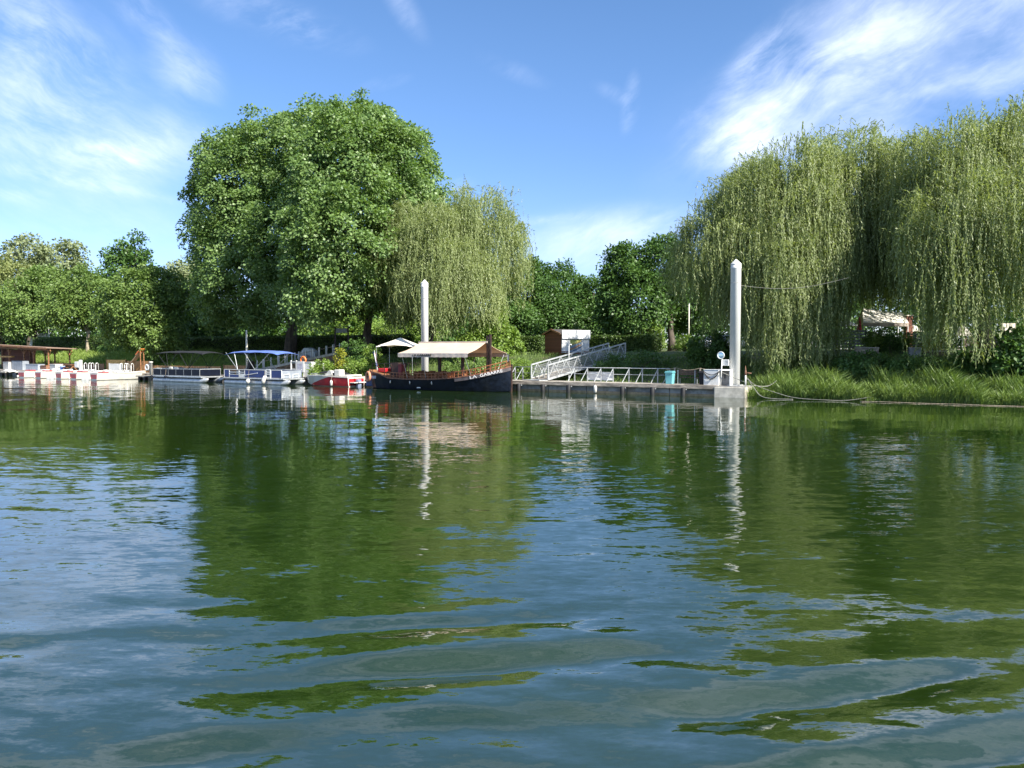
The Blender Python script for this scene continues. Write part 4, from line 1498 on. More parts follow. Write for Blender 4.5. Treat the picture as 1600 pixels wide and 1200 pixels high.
# wash strake carrying the name
ws = [q for q in st if q[0] > .60 * LB]
mb = MB()
for sg in (-1, 1):
    for a, b in zip(ws[:-1], ws[1:]):
        mb.bar((a[0], sg * (a[1] + .012), a[4] - .13), (b[0], sg * (b[1] + .012), b[4] - .13), .03, .26)
mb.build('wash_strake', mat('strake_paint', (.10, .085, .085), .5, .2, 4.0), tb)
# railings
for sg in (-1, 1):
    rt = MB()
    xs = [LB * (.20 + .78 * i / 30) for i in range(31)]
    P_ = [(x, sg * max(.05, interp_st(st, x)[1] - .08), interp_st(st, x)[4]) for x in xs]
    hts = [.46 + .06 * max(0, (i - 20) / 10) for i in range(31)]
    for (a, ha), (b, hb) in zip(zip(P_[:-1], hts[:-1]), zip(P_[1:], hts[1:])):
        rt.bar((a[0], a[1], a[2] + ha), (b[0], b[1], b[2] + hb), .06, .05)
        rt.bar((a[0], a[1], a[2] + ha * .5), (b[0], b[1], b[2] + hb * .5), .03, .03)
    for i in range(0, 31):
        a = P_[i]
        rt.bar((a[0], a[1], a[2] + .05), (a[0], a[1], a[2] + hts[i]), .045)
    rt.build('railing', ORANGEW, tb)
# seats and tables inside, red stern seat, helm
for i in range(5):
    x = LB * (.30 + .08 * i)
    for sg in (-1, 1):
        MB().box(x - .22, x + .22, sg * 1.0 - .38, sg * 1.0 + .38, .86, 1.12).box(x + .16, x + .22, sg * 1.0 - .38, sg * 1.0 + .38, 1.12, 1.42).build('bench_seat', BROWNW, tb)
MB().box(LB * .075, LB * .135, -.7, .7, 1.28, 1.60).build('stern_seat', RED, tb, bevel=.06)
MB().box(LB * .17, LB * .225, -.5, .5, .9, 2.05).build('helm_cabinet', DARKWD, tb)
MB().box(LB * .235, LB * .262, -.75, -.2, .9, 1.95).build('seat_back', mat('dark_red_vinyl', (.22, .02, .025), .45, .15, 3.0), tb, bevel=.05)
MB().torus((LB * .165, -.1, 1.75), .22, .025, 'x').build('steering_wheel', DARKWD, tb)
mb = MB()
for sg in (-1, 1):
    for x in (.06, .12, .18, .235):
        a = interp_st(st, LB * x)
        mb.bar((LB * x, sg * (a[1] - .1), a[4]), (LB * x, sg * (a[1] - .1), 2.0), .035)
    mb.bar((LB * .06, sg * (interp_st(st, LB * .06)[1] - .1), 2.0), (LB * .235, sg * (interp_st(st, LB * .235)[1] - .1), 2.0), .035)
mb.build('stern_rail', DARKWD, tb)
# awning: ridge beam with two sloping canvases
rx0, rx1 = S(657, n_c) - s_st, S(760, n_c) - s_st
RZ, EZ, HW = 3.62, 2.82, 2.35
EX1 = S(731, n_c - HW) - s_st
EX0 = S(622, n_c - HW) - s_st
FX0, FX1 = S(690, n_c + HW) - s_st, S(792, n_c + HW) - s_st
for nm, ex0, ex1, sg in (('awning', EX0, EX1, -1), ('awning', FX0, FX1, 1)):
    rows = []
    for i in range(9):
        t = i / 8
        x0, x1 = rx0 + (ex0 - rx0) * t, rx1 + (ex1 - rx1) * t
        rows.append([(x0 + (x1 - x0) * j / 14, sg * (.06 + (HW - .06) * t), RZ + (EZ - RZ) * t - .10 * math.sin(math.pi * t) + .025 * math.sin(j * 1.1) * t * (1 - t) * 2 - .10 * math.sin(math.pi * j / 14) * t * .0) for j in range(15)])
    aw = MB().grid(rows, .02).build(nm, TAN, tb, smooth=False)
    vx = [(ex0 + (ex1 - ex0) * j / 24, sg * (HW + .025 + .01 * (j % 2)), EZ - .02) for j in range(25)]
    v2 = [(x, y, z - .27 - .02 * (j % 2)) for j, (x, y, z) in enumerate(vx)]
    MB().grid([vx, v2]).build('valance', VAL, aw)
    MB().tube([(ex0, sg * HW, EZ - .04), (ex1, sg * HW, EZ - .04)], .035, 8).build('front_bar', ALU, aw)
lettering('LA GABARRE', .22, BLACK, tb, Matrix.Translation((EX0 + .36 * (EX1 - EX0), -HW - .048, EZ - .16)) @ Matrix.Rotation(math.pi / 2, 4, 'X'), 'awning_lettering', 1.75)
MB().bar((rx0 - .1, 0, RZ + .02), (rx1 + .15, 0, RZ + .02), .24, .13).build('ridge_beam', mat('beige_metal', (.55, .47, .38), .5, .1, 2.0), tb)
for x, w in ((rx1 + .10, .13), (rx1 + .34, .15)):
    MB().bar((x, 0, .9), (x, 0, 4.1 if w < .14 else 4.2), w, w).build('mast_post', DARKWD, tb)
for px in (687, 723):
    x = S(px, n_c) - s_st
    MB().bar((x, 0, .8), (x, 0, RZ - .05), .20, .20).build('support_post', DARKWD, tb)
for ex in (EX0 + .3, EX0 + 2.1, EX1 - .4, FX1 - .2, FX1 - 2.8):
    sg = -1 if ex not in (FX1 - .2, FX1 - 2.8) else 1
    gx_ = min(max(ex, .2 * LB), .93 * LB)
    a = interp_st(st, gx_)
    MB().tube([(gx_, sg * (a[1] - .1), a[4]), (ex, sg * (HW - .05), EZ - .05)], .014, 6).build('awning_pole', ALU, tb)
# name on the bow, following the flare
for txt, xa, xb, sz in (('LA', .795, .838, .30), ('GABARRE', .853, .972, .30)):
    xm = (xa + xb) / 2 * LB
    a, b = interp_st(st, xa * LB), interp_st(st, xb * LB)
    p0, p1 = Vector((a[0], -(a[1] + .036), a[4] - .13)), Vector((b[0], -(b[1] + .036), b[4] - .13))
    m0 = interp_st(st, xm)
    mid = Vector((m0[0], -(m0[1] + .045), m0[4] - .13))
    X_ = (p1 - p0).normalized()
    Z_ = Vector((0, -1, 0)) - X_ * X_.dot(Vector((0, -1, 0)))
    Z_.normalize()
    Y_ = Z_.cross(X_)
    M_ = Matrix((X_, Y_, Z_)).transposed().to_4x4()
    M_.translation = mid + Z_ * (.05 if txt == 'GABARRE' else .02)
    lettering(txt, sz, mat('letter_white', (.58, .56, .55), .6, .12, 9.0), tb, M_, 'name_lettering', (p1 - p0).length * .93)
# registration patch, drain spots, small fittings
MB().box(LB * .055 + .12, LB * .055 + .62, -1.36, -1.345, .80, 1.02).build('number_plate', mat('plate_grey', (.40, .42, .46), .5, .1, 3.0), tb)
for x, z in ((.235, .62), (.385, .60), (.545, .62)):
    a = interp_st(st, x * LB)
    MB().lathe([(.0, 0), (.05, .03), (.05, .2), (.0, .24)], 8, x * LB, -a[1] - .04).build('small_fender', FENDER, tb, smooth=True).location.z = z - .15
MB().box(LB * .445 - .15, LB * .445 + .15, -1.66, -1.56, .16, .24).build('outlet', WHITE, tb)
MB().box(-.75, .15, -.22, .22, .10, .95).build('rudder', mat('rudder_blue', (.02, .05, .16), .4, .15, 3.0), tb, bevel=.06)
fl = MB().tube([(.35, 0, 1.4), (.05, -.05, 3.02)], .025, 6).build('flag_staff', WHITE, tb)
for k, m_ in enumerate((FLAGB, FLAGW, FLAGR)):
    rows = []
    for i in range(7):
        t = i / 6
        z = 2.92 - 1.05 * t
        rows.append([(.12 + .2 * t * .6 + (.10 * (k) + .10 * j / 3) - .24 + .22 * t, -.05 + .04 * math.sin(3 * t + 3 * k + j), z - .06 * k - .02 * j) for j in range(4)])
    MB().grid(rows, .006).build('flag', m_, fl)
MB().tube([(LB * .985, 0, 1.7), (LB * .985, 0, 2.85)], .02, 5).build('jack_staff', DARKWD, tb)
MB().grid([[(LB * .985 - .14 * j, -.01 * j, 2.75 - .5 * i - .05 * j) for j in range(2)] for i in range(2)], .006).build('pennant', FLAGW, tb)
a = interp_st(st, .035 * LB)
lr = thing('lifebuoy', 'faded orange lifebuoy hanging on the stern of the tour boat', 'lifebuoy', L(s_st + .45, n_c - 1.26, 0), ANG + R(-25))
MB().torus((0, 0, .95), .33, .105, 'y', 24, 10).build('ring', mat('faded_orange', (.62, .26, .15), .6, .12, 3.0), lr, smooth=True)
MB().tube([(0, .03, 1.28), (0, .12, 1.45)], .015, 5).build('rope', ROPE, lr)

# ---- cream square canopy on the pier behind the stern
cc = L(S(626, 1.9), 1.9, 0)
cn = thing('canopy', 'cream square canopy on thin poles behind the stern of the tour boat', 'canopy', (cc.x, cc.y, Z0), ANG + R(20))
hw, ez, pz = 1.62, zat(600, 541, 1.9) - Z0, zat(626, 527.5, 1.9) - Z0
rows = []
for i in range(13):
    u = -1 + i / 6
    rows.append([(hw * u, hw * v, ez + (pz - ez) * (1 - max(abs(u), abs(v))) ** 1.1 + .10 * (max(abs(u), abs(v)) > .99) * (abs(abs(u) - abs(v))) * .0 - .12 * (max(abs(u), abs(v)) > .99) * (min(abs(u), abs(v)) > .8) * .5 + (.10 * (1 - min(abs(u), abs(v))) if max(abs(u), abs(v)) > .99 else 0)) for v in [-1 + j / 6 for j in range(13)]])
MB().grid(rows, .02).build('canvas', CREAM, cn)
for u in (-1, 1):
    for v in (-1, 1):
        MB().tube([(hw * .97 * u, hw * .97 * v, 0), (hw * .97 * u, hw * .97 * v, ez + .02)], .017, 6).build('pole', ALU, cn)


# ---- pontoon boats
def bimini(parent, x0, x1, hw, z0, z1, material, vs, droop=.12, frame_m=None):
    rows = []
    for i in range(13):
        t = i / 12
        x = x0 + (x1 - x0) * t
        zc = z1 - droop * (2 * t - 1) ** 4 * 2.2 + .015 * math.sin(i * 1.9)
        rows.append([(x, hw * (-1 + j / 4), zc - .16 * abs(-1 + j / 4) ** 2.5) for j in range(9)])
    top = MB().grid(rows, .025).build('bimini_top', material, parent, smooth=False)
    for xb, xs in vs:
        for sg in (-1, 1):
            mb = MB()
            for x in xs:
                mb.tube([(xb, sg * hw * .97, z0), (x, sg * hw * .97, z1 - .19)], .022, 6)
            mb.build('bimini_strut', frame_m or ALU, parent)
    return top


def pontoon_tubes(parent, L0, y, r=.30):
    for sg in (-1, 1):
        MB().tube([(0, sg * y, .14), (.15, sg * y, .14), (L0 - .9, sg * y, .14), (L0 - .35, sg * y, .24), (L0, sg * y, .36)], [r * .8, r, r, r * .72, .06], 14).build('pontoon', ALU, parent, smooth=True)


nb_c = -1.9
s_a = S(238, -3.0)
pb = frame_at('pontoon_boat', 'pontoon boat with black panels and a black canopy top', 'boat', s_a, nb_c, 0)
LP = S(314, -3.1) - s_a
HB = 1.22
pontoon_tubes(pb, LP + .55, .84)
MB().box(.05, LP, -HB, HB, .46, .58).build('deck', ALU, pb, bevel=.02)
npan = 6
for sg in (-1, 1):
    for i in range(npan):
        a, b = .25 + (LP - .5) * i / npan, .25 + (LP - .5) * (i + 1) / npan
        MB().box(a + .025, b - .025, sg * (HB - .06) - .015, sg * (HB - .06) + .015, .64, 1.22).build('side_panel', NAVYP, pb)
    mb = MB().bar((.2, sg * (HB - .06), 1.26), (LP - .2, sg * (HB - .06), 1.26), .05)
    mb.bar((.2, sg * (HB - .06), .61), (LP - .2, sg * (HB - .06), .61), .04)
    for i in range(npan + 1):
        x = .25 + (LP - .5) * i / npan
        mb.bar((x, sg * (HB - .06), .60), (x, sg * (HB - .06), 1.26), .035)
    mb.build('rail', GALV, pb)
MB().box(LP - .26, LP - .23, -HB + .08, HB - .08, .64, 1.22).build('bow_panel', NAVYP, pb)
MB().bar((LP - .24, -HB + .06, 1.26), (LP - .24, HB - .06, 1.26), .05).build('bow_rail', GALV, pb)
MB().box(.3, 1.1, -.95, .95, .585, 1.32).build('stern_lounge', mat('cream_vinyl', (.60, .58, .52), .5, .08, 2.0), pb, bevel=.07)
MB().box(2.3, 2.9, -1.0, -.35, .585, 1.45).build('helm_seat', mat('cream_vinyl', (.60, .58, .52), .5, .08, 2.0), pb, bevel=.07)
MB().box(3.2, 3.7, -1.0, -.3, .585, 1.40).build('console', GREYB, pb, bevel=.05)
MB().box(4.7, LP - .4, .2, 1.05, .585, 1.10).build('bow_lounge', mat('cream_vinyl', (.60, .58, .52), .5, .08, 2.0), pb, bevel=.07)
om = MB().box(-.55, -.05, -.2, .2, .35, 1.15).build('outboard_motor', BLACK, pb, bevel=.07)
MB().box(-.38, -.22, -.06, .06, -.4, .347).build('motor_leg', BLACK, om)
bimini(pb, .6, LP + .25, HB - .02, 1.28, 2.98, BLACKC, ((2.6, (.9, 2.3, 3.9)), (LP - 1.9, (LP - 3.2, LP - 1.1, LP + .1))), .07, BLACKC)
for x in (.25, 2.4):
    f = frame_at('boat_fender', 'small dark fender ball hanging on the %s of the black topped pontoon boat' % ('stern corner' if x < 1 else 'middle side'), 'fender', s_a + x, nb_c - HB - .14, 0)
    MB().lathe([(.0, .32), (.13, .42), (.13, .54), (.03, .62)], 10).build('body', NAVYP, f, smooth=True)
    MB().tube([(0, 0, .6), (0, .1, 1.2)], .01, 4).build('rope', ROPE, f)

s_b = S(352, -2.5)
bb = frame_at('pontoon_boat', 'pontoon boat with blue panels and a bright blue canopy top', 'boat', s_b, -1.6, 0)
LP = S(442, -2.7) - s_b
pontoon_tubes(bb, LP + .6, .84)
MB().box(.05, LP + .15, -HB, HB, .46, .57).build('deck', GALV, bb, bevel=.02)
y = -(HB - .06)
MB().box(.22, .85, y - .015, y + .015, .62, 1.28).build('side_panel', BLUEP, bb)
MB().box(.9, 2.2, y - .015, y + .015, .62, .82).build('side_panel', BLUEP, bb)
MB().box(3.0, LP * .72, y - .015, y + .015, .62, 1.25).build('side_panel', BLUEP, bb)
MB().box(LP * .82, LP - .1, y - .015, y + .015, .62, 1.25).build('side_panel', BLUEP, bb)
MB().add([(2.95, y, .62), (2.95, y, .70), (LP * .60, y, 1.05), (LP * .60, y, .62), (2.95, y - .02, .62), (2.95, y - .02, .70), (LP * .60, y - .02, 1.05), (LP * .60, y - .02, .62)],
         [(0, 1, 2, 3), (7, 6, 5, 4), (0, 3, 7, 4), (1, 0, 4, 5), (2, 1, 5, 6), (3, 2, 6, 7)]).build('corner_panel', BLUEP, bb)
MB().box(.22, LP - .1, HB - .09, HB - .05, .62, 1.25).build('side_panel', BLUEP, bb)
mb = MB().bar((.2, y, 1.30), (LP - .1, y, 1.30), .05).bar((.9, y, 1.06), (2.95, y, 1.06), .045).bar((.9, y, .85), (2.2, y, .85), .04)
for x in (.2, .88, 2.2, 2.95, LP * .72, LP * .82, LP - .1):
    mb.bar((x, y, .58), (x, y, 1.30), .05)
mb.bar((.2, -y, 1.30), (LP - .1, -y, 1.30), .05)
mb.bar((2.98, y - .03, .80), (LP * .6, y - .03, 1.02), .05)
mb.build('rail', WHITE, bb)
MB().box(2.25, 2.92, y - .02, y + .02, .60, .92).build('gate', WHITE, bb)
mb = MB().box(LP * .73, LP * .745, y - .05, y - .0, .55, 1.34).box(LP * .80, LP * .815, y - .05, y - .0, .55, 1.34)
for z in (.62, .9, 1.08, 1.29):
    mb.box(LP * .745 + .002, LP * .80 - .002, y - .05, y - .0, z, z + .08)
mb.build('boarding_ladder', WHITE, bb)
MB().box(LP - .12, LP - .09, -HB + .1, HB - .1, .62, 1.25).build('bow_panel', GREYB, bb)
for yy in (-.6, .45):
    MB().tube([(LP - .08, yy - .35, .6), (LP - .08, yy - .35, .86), (LP - .04, yy - .28, .92), (LP - .04, yy + .28, .92), (LP - .08, yy + .35, .86), (LP - .08, yy + .35, .6)], .03, 6).build('bow_hoop', WHITE, bb)
MB().box(.35, 1.1, .0, 1.05, .575, 1.15).build('stern_lounge', mat('cream_vinyl', (.60, .58, .52), .5, .08, 2.0), bb, bevel=.07)
MB().box(1.9, 2.5, -.25, .4, .575, 1.1).add([(2.0, -.25, 1.1), (2.4, -.25, 1.1), (2.55, -.2, 2.0), (2.35, -.2, 2.05), (2.0, .4, 1.1), (2.4, .4, 1.1), (2.55, .35, 2.0), (2.35, .35, 2.05)],
        [(0, 1, 2, 3), (7, 6, 5, 4), (0, 4, 5, 1), (1, 5, 6, 2), (2, 6, 7, 3), (3, 7, 4, 0)]).build('helm_seat', BLACK, bb)
MB().box(3.4, 3.9, .2, .9, .575, 1.35).build('console', GREYB, bb, bevel=.05)
om = MB().box(-.5, -.02, -.2, .2, .35, 1.10).build('outboard_motor', GREYB, bb, bevel=.07)
MB().box(-.35, -.2, -.06, .06, -.4, .347).build('motor_leg', BLACK, om)
bimini(bb, .35, LP * .93, HB - .02, 1.32, 3.02, BLUEC, ((2.0, (.45, 1.6)), (LP * .55, (LP * .38, LP * .80)),), .10, ALU)
for x, lab in ((3.6, 'round white fender low on the side of the blue canopy boat'), (LP * .73, 'long white fender beside the ladder of the blue canopy boat')):
    f = frame_at('boat_fender', lab, 'fender', s_b + x, -1.6 - HB - .15, 0)
    if x < 4:
        MB().lathe([(.0, .05), (.16, .14), (.20, .28), (.16, .42), (.03, .50)], 12).build('body', FENDER, f, smooth=True)
    else:
        MB().tube([(-.12, 0, .08), (-.05, 0, .4), (.12, 0, .78)], [.16, .18, .10], 12).build('body', FENDER, f, smooth=True)
    MB().tube([(.02 if x < 4 else .12, 0, .45 if x < 4 else .75), (.05, .1, 1.28)], .01, 4).build('rope', ROPE, f)

# ---- red and white motorboat, stern to the right
s_r0, s_r1 = S(470, -1.9), S(545, -1.9)
LR = s_r1 - s_r0
rb_ = frame_at('motorboat', 'white motorboat with a sweeping red side and a dark cockpit cover', 'boat', s_r0, -1.0, 0)
prof = [(0, .10, .04, .30, .78), (.04, .40, .18, .2, .82), (.12, .70, .42, .08, .86), (.28, .98, .78, -.1, .90), (.5, 1.10, .95, -.2, .90), (.75, 1.10, .98, -.2, .84), (1.0, 1.05, .95, -.2, .80)]
st2 = [(t * LR, a, b, c_, d) for t, a, b, c_, d in prof]
hull_mb(st2).build('hull', GELW, rb_)
mb = MB()
mb.grid([[(q[0], -(q[1] - .02), q[4] + .004), (q[0], -(q[1] * .4), q[4] + .06), (q[0], (q[1] * .4), q[4] + .06), (q[0], q[1] - .02, q[4] + .004)] for q in st2])
mb.build('deck', GELW, rb_, smooth=True)
strip_along(MB(), st2, -.02, .06, .07).build('rub_rail', GELW, rb_)
for sg in (-1, 1):
    rows = []
    for i in range(15):
        t = .16 + .84 * i / 14
        a = interp_st(st2, t * LR)
        hi = .06 + (a[4] - .13) * min(1, ((i + .15) / 8)) ** .95
        lo = .045

        def yy(z):
            u = (z - .05) / (a[4] - .05)
            return a[2] + (a[1] - a[2]) * max(0, u) ** .8 + .016
        rows.append([(t * LR, sg * yy(lo + (hi - lo) * j / 4), lo + (hi - lo) * j / 4) for j in range(5)])
    MB().grid(rows).build('red_side', RED, rb_)
MB().box(LR, LR + .02, -.9, .9, .08, .66).build('transom', RED, rb_)
cv = MB()
rows = []
for i in range(9):
    t = i / 8
    x = LR * (.36 + .40 * t)
    hgt = .30 * math.sin(math.pi * (.18 + .82 * t)) ** .6 + .12
    rows.append([(x, -.92 + 1.84 * j / 6, .90 + hgt * math.sin(math.pi * (j + .6) / 7.2) ** .5) for j in range(7)])
cv.grid(rows, .05).build('cockpit_cover', BLACKC, rb_)
MB().add([(LR * .52, -.95, .92), (LR * .60, -.95, 1.34), (LR * .64, -.95, 1.30), (LR * .68, -.95, .92), (LR * .52, -.6, .92), (LR * .60, -.6, 1.34), (LR * .64, -.6, 1.30), (LR * .68, -.6, .92)],
         [(0, 1, 2, 3), (7, 6, 5, 4), (0, 4, 5, 1), (1, 5, 6, 2), (2, 6, 7, 3)]).build('seat', GELW, rb_)
MB().box(LR * .71, LR * .82, -.95, -.3, .86, 1.42).build('seat', mat('cream_vinyl', (.60, .58, .52), .5, .08, 2.0), rb_, bevel=.08)
MB().box(LR * .83, LR * .97, -.9, .9, .82, .98).build('sun_pad', GELW, rb_, bevel=.05)
MB().box(LR + .02, LR + .55, -.85, .85, .30, .38).build('swim_platform', GELW, rb_, bevel=.02)
MB().box(LR + .1, LR + .42, -.2, .2, -.2, .60).build('stern_drive', mat('drive_grey', (.20, .24, .34), .4, .2, 4.0), rb_, bevel=.06)
MB().tube([(LR * .3, -.6, .94), (LR * .22, -.5, 1.05), (LR * .08, -.2, 1.02), (LR * .05, 0, 1.0), (LR * .08, .2, 1.02), (LR * .22, .5, 1.05), (LR * .3, .6, .94)], .02, 6).build('bow_rail', ALU, rb_)
f = frame_at('boat_fender', 'white fender hanging on the red side of the motorboat', 'fender', s_r0 + LR * .70, -1.0 - 1.24, 0)
MB().lathe([(.02, .05), (.11, .10), (.12, .42), (.08, .50), (.02, .55)], 12).build('body', FENDER, f, smooth=True)
MB().tube([(0, 0, .54), (0, .12, .88)], .012, 5).build('rope', ROPE, f)

# ---- row of white rowing boats with red sterns, bows to the dock
GR = 'white rowing boats moored in a row'
labs = ['white rowing boat with a red stern, leftmost in the row by the timber shelter',
        'white rowing boat with a red stern, second from the left in the row',
        'white rowing boat with a red stern, middle one of the five in the row',
        'white rowing boat with a red stern, fourth from the left in the row',
        'white rowing boat with a red stern, nearest and longest looking, rightmost in the row']
prof = [(0, .72, .56, -.06, .72), (.1, .80, .66, -.1, .68), (.3, .88, .74, -.1, .66), (.55, .86, .70, -.1, .66), (.75, .72, .52, -.06, .70), (.9, .42, .24, .0, .76), (1.0, .08, .04, .04, .82)]
LBo = 5.5
st3 = [(t * LBo, a, b, c_, d) for t, a, b, c_, d in prof]
row0 = thing('rowing_boat', labs[0], 'boat', (0, 0, 0), 0, GR)
hull_mb(st3).build('hull', GELW, row0)
MB().grid([[(q[0], -(q[1] - .02), q[4] + .003), (q[0], 0, q[4] + .03), (q[0], q[1] - .02, q[4] + .003)] for q in st3]).build('deck', GELW, row0)
strip_along(MB(), st3, .02, .07, .06).build('gunwale', GELW, row0)
MB().box(-.025, -.004, -.56, .56, .14, .58).build('stern_panel', RED, row0)
MB().box(.7, 1.25, -.6, .6, .70, .86).build('seat', mat('red_vinyl', (.42, .05, .05), .5, .1, 3.0), row0, bevel=.04)
MB().box(2.2, 2.75, -.6, .6, .70, .88).build('seat', WHITE, row0, bevel=.04)
MB().box(3.3, 3.6, -.2, .2, .73, .95).build('bow_box', WHITE, row0, bevel=.04)
MB().lathe([(0, 0), (.09, .05), (.09, .25), (0, .3)], 8, -.09, .6).build('fender', FENDER, row0, smooth=True)
for i, px in enumerate((33, 59, 91, 114, 146)):
    loc = L(S(px, -4.6), -4.6, 0)
    rz = ANG + math.pi / 2 - R(1 + 2 * (i % 3))
    if i == 0:
        row0.location = loc
        row0.rotation_euler = (0, 0, rz)
        first_row = row0
    else:
        dup(first_row, loc, rz, labs[i])
for px, lab in ((82, 'grey white box float between the middle rowing boats'), (137, 'grey white box float beside the rightmost rowing boat')):
    t = frame_at('box_float', lab, 'float', S(px, -3.9), -3.9, 0, R(40))
    MB().box(-.5, .5, -.4, .4, -.2, .34).build('body', mat('light_grey_float', (.46, .47, .46), .6, .15, 2.0), t, bevel=.05)
    MB().box(-.45, .45, -.35, .35, .343, .40).build('lid', GELW, t, bevel=.02)
t = frame_at('boat_cover', 'folded white tarpaulin heap on the finger float at the left edge', 'cover', S(14, -1.6), -1.6, .48)
mb = MB()
rows = [[(-1.0 + 2.0 * i / 8, -.5 + j / 6, .28 * math.sin(math.pi * i / 8) ** .6 * math.sin(math.pi * j / 6) ** .5 + .04 * math.sin(i * 2.1 + j * 1.3) + .02) for j in range(7)] for i in range(9)]
mb.grid(rows, .03).build('sheet', GELW, t)
MB().tube([(-.9, -.45, .05), (0, -.5, .12), (.9, -.4, .05)], .02, 5).build('rope', ROPE, t)

# ================================================================== HEDGES, SHRUBS, REEDS, GRASS
def hedge(label, p0, p1, h, d, seed, ncl, z=None):
    """clipped hedge between two ground points"""
    p0, p1 = Vector(p0), Vector(p1)
    ln = (p1 - p0).length
    a = math.atan2(p1.y - p0.y, p1.x - p0.x)
    root = thing('hedge', label, 'hedge', (p0.x, p0.y, z if z is not None else min(gz_at(p0), gz_at(p1))), a, 'clipped hedges behind the bank')
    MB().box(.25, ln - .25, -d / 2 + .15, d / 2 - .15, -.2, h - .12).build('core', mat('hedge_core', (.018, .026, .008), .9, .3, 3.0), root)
    rng = np.random.default_rng(seed)
    n = ncl * 40
    f = rng.random(n)
    x = rng.uniform(0, ln, n)
    y = np.where(f < .62, -d / 2 + rng.normal(0, .05, n), rng.uniform(-d / 2, d / 2, n))
    zz = np.where(f < .62, rng.uniform(0, h, n), h + rng.normal(0, .05, n) + .05 * np.sin(x * 1.3))
    out = np.where((f < .62)[:, None], np.array([0, -1, .3]), np.array([0, -.1, 1]))
    T = out * .4 + rng.normal(size=(n, 3)) * .6
    N = out + rng.normal(size=(n, 3)) * .6
    e = rng.random(n) < .06
    x = np.where(e, np.where(rng.random(n) < .5, rng.normal(0, .05, n), ln + rng.normal(0, .05, n)), x)
    y = np.where(e, rng.uniform(-d / 2, d / 2, n), y)
    zz = np.where(e, rng.uniform(0, h, n), zz)
    l_ = rng.uniform(.11, .22, n)
    leaf_mesh('foliage', np.stack([x, y, zz], 1), T, N, l_, l_ * .75, HEDGE, root)
    return root


def gpt(px, D):
    p = at(px, 548, D)
    p.z = gz_at(p)
    return p


def hedge_px(label, px0, px1, D0, D1, top_py, d, seed, ncl):
    p0, p1 = gpt(px0, D0), gpt(px1, D1)
    z = min(p0.z, p1.z) - .1
    h = at((px0 + px1) / 2, top_py, (D0 + D1) / 2).z - z
    hedge(label, p0, p1, h, d, seed, ncl, z)


hedge_px('long sunlit clipped hedge on the left behind the meadow', 60, 172, 115.5, 106.5, 528, 1.6, 51, 190)
hedge_px('long shaded clipped hedge under the plane trees', 285, 640, 98, 80.5, 527, 1.6, 52, 420)
hedge_px('clipped hedge left of the red brown hut', 775, 850, 77, 75, 527, 1.6, 53, 130)
hedge_px('clipped hedge right of the red brown hut behind the gangway', 922, 1028, 76, 72, 526, 1.8, 54, 230)

shrub('bright yellow upright shrub behind the red and white motorboat', 533, 570, 69, 10, 24, YELL, 61, 40, 45, .15, .35, zbase=.9)
shrub('low light green shrub right of the yellow shrub', 554, 574, 68, 22, 14, LITEL, 62, 45, 50, .15, .35, zbase=.9)
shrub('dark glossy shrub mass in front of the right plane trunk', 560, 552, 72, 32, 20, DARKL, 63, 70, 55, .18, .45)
shrub('light leaved shrub left of the tour boat flag', 583, 560, 68.5, 16, 20, LITEL, 64, 45, 50, .15, .35, zbase=1.0)
shrub('low green shrub behind the white dockside cabinet', 505, 578, 69, 20, 14, LITEL, 65, 45, 50, .15, .35, zbase=.9)
shrub('spiky olive bush glimpsed under the right plane tree', 607, 520, 95, 24, 18, LITEL, 66, 50, 50, .24, .6)
shrub('dark shaded shrub between the walnut tree and the right pile', 1108, 548, 58, 34, 32, DARKL, 67, 110, 60, .18, .5)
shrub('small yellow green shrub beside the walnut trunk', 1072, 540, 72, 16, 20, LITEL, 68, 45, 50, .16, .4)
shrub('light shrub with a thin post left of the walnut trunk', 1022, 525, 74, 16, 24, LITEL, 69, 45, 50, .18, .4)
shrub('fine leaved shrub beside the small beige garden building', 962, 518, 82, 18, 22, LITEL, 70, 50, 50, .2, .45)
shrub('broad leaved dark shrub at the right edge above the reeds', 1590, 560, 45, 44, 42, DARKL, 71, 110, 45, .26, .5)
shrub('low dark shrub between the tallest willow trunk and the reeds', 1530, 568, 46.5, 34, 22, DARKL, 72, 80, 50, .20, .45)
shrub('rounded bright green bush in front of the white tent', 1368, 530, 55, 18, 13, LITEL, 73, 60, 60, .11, .28)
shrub('small yellow green bush right of the rounded bush', 1411, 534, 55, 14, 13, LITEL, 74, 45, 55, .11, .28)
shrub('dark bush between the two bright terrace bushes', 1391, 538, 54.5, 15, 15, DARKL, 75, 45, 50, .13, .3)
shrub('dark ivy mound on the bank below the terrace planters', 1350, 570, 50, 46, 18, DARKL, 76, 90, 55, .16, .42)
shrub('dark ivy mound on the bank below the grey cube planter', 1430, 572, 48.5, 46, 18, DARKL, 79, 90, 55, .16, .42)
shrub('yellow flowering bush behind the hanging strands right of the grey cube planter', 1460, 538, 53, 22, 12, mat and YELL, 80, 40, 40, .11, .28)
shrub('leafy sapling at the foot of the left plane ramp posts', 1188, 580, 50, 16, 22, WILL, 81, 45, 45, .16, .35) if False else None
shrub('dark rounded shrub behind the left half of the pier railing', 990, 566, 61, 60, 16, DARKL, 82, 90, 55, .15, .4)
shrub('leafy green shrub right of the tour boat bow below the gangway', 812, 578, 62, 22, 16, LITEL, 83, 50, 50, .14, .35, zbase=.8)
shrub('low green shrub behind the tour boat awning', 735, 570, 65, 44, 18, MIDL, 84, 90, 55, .16, .4)
shrub('dark low shrub under the upper end of the gangway', 930, 572, 63, 30, 14, DARKL, 85, 60, 50, .15, .4)
shrub('sparse shrub at the right end of the left hedge', 182, 543, 104, 26, 14, DARKL, 86, 60, 50, .2, .5)


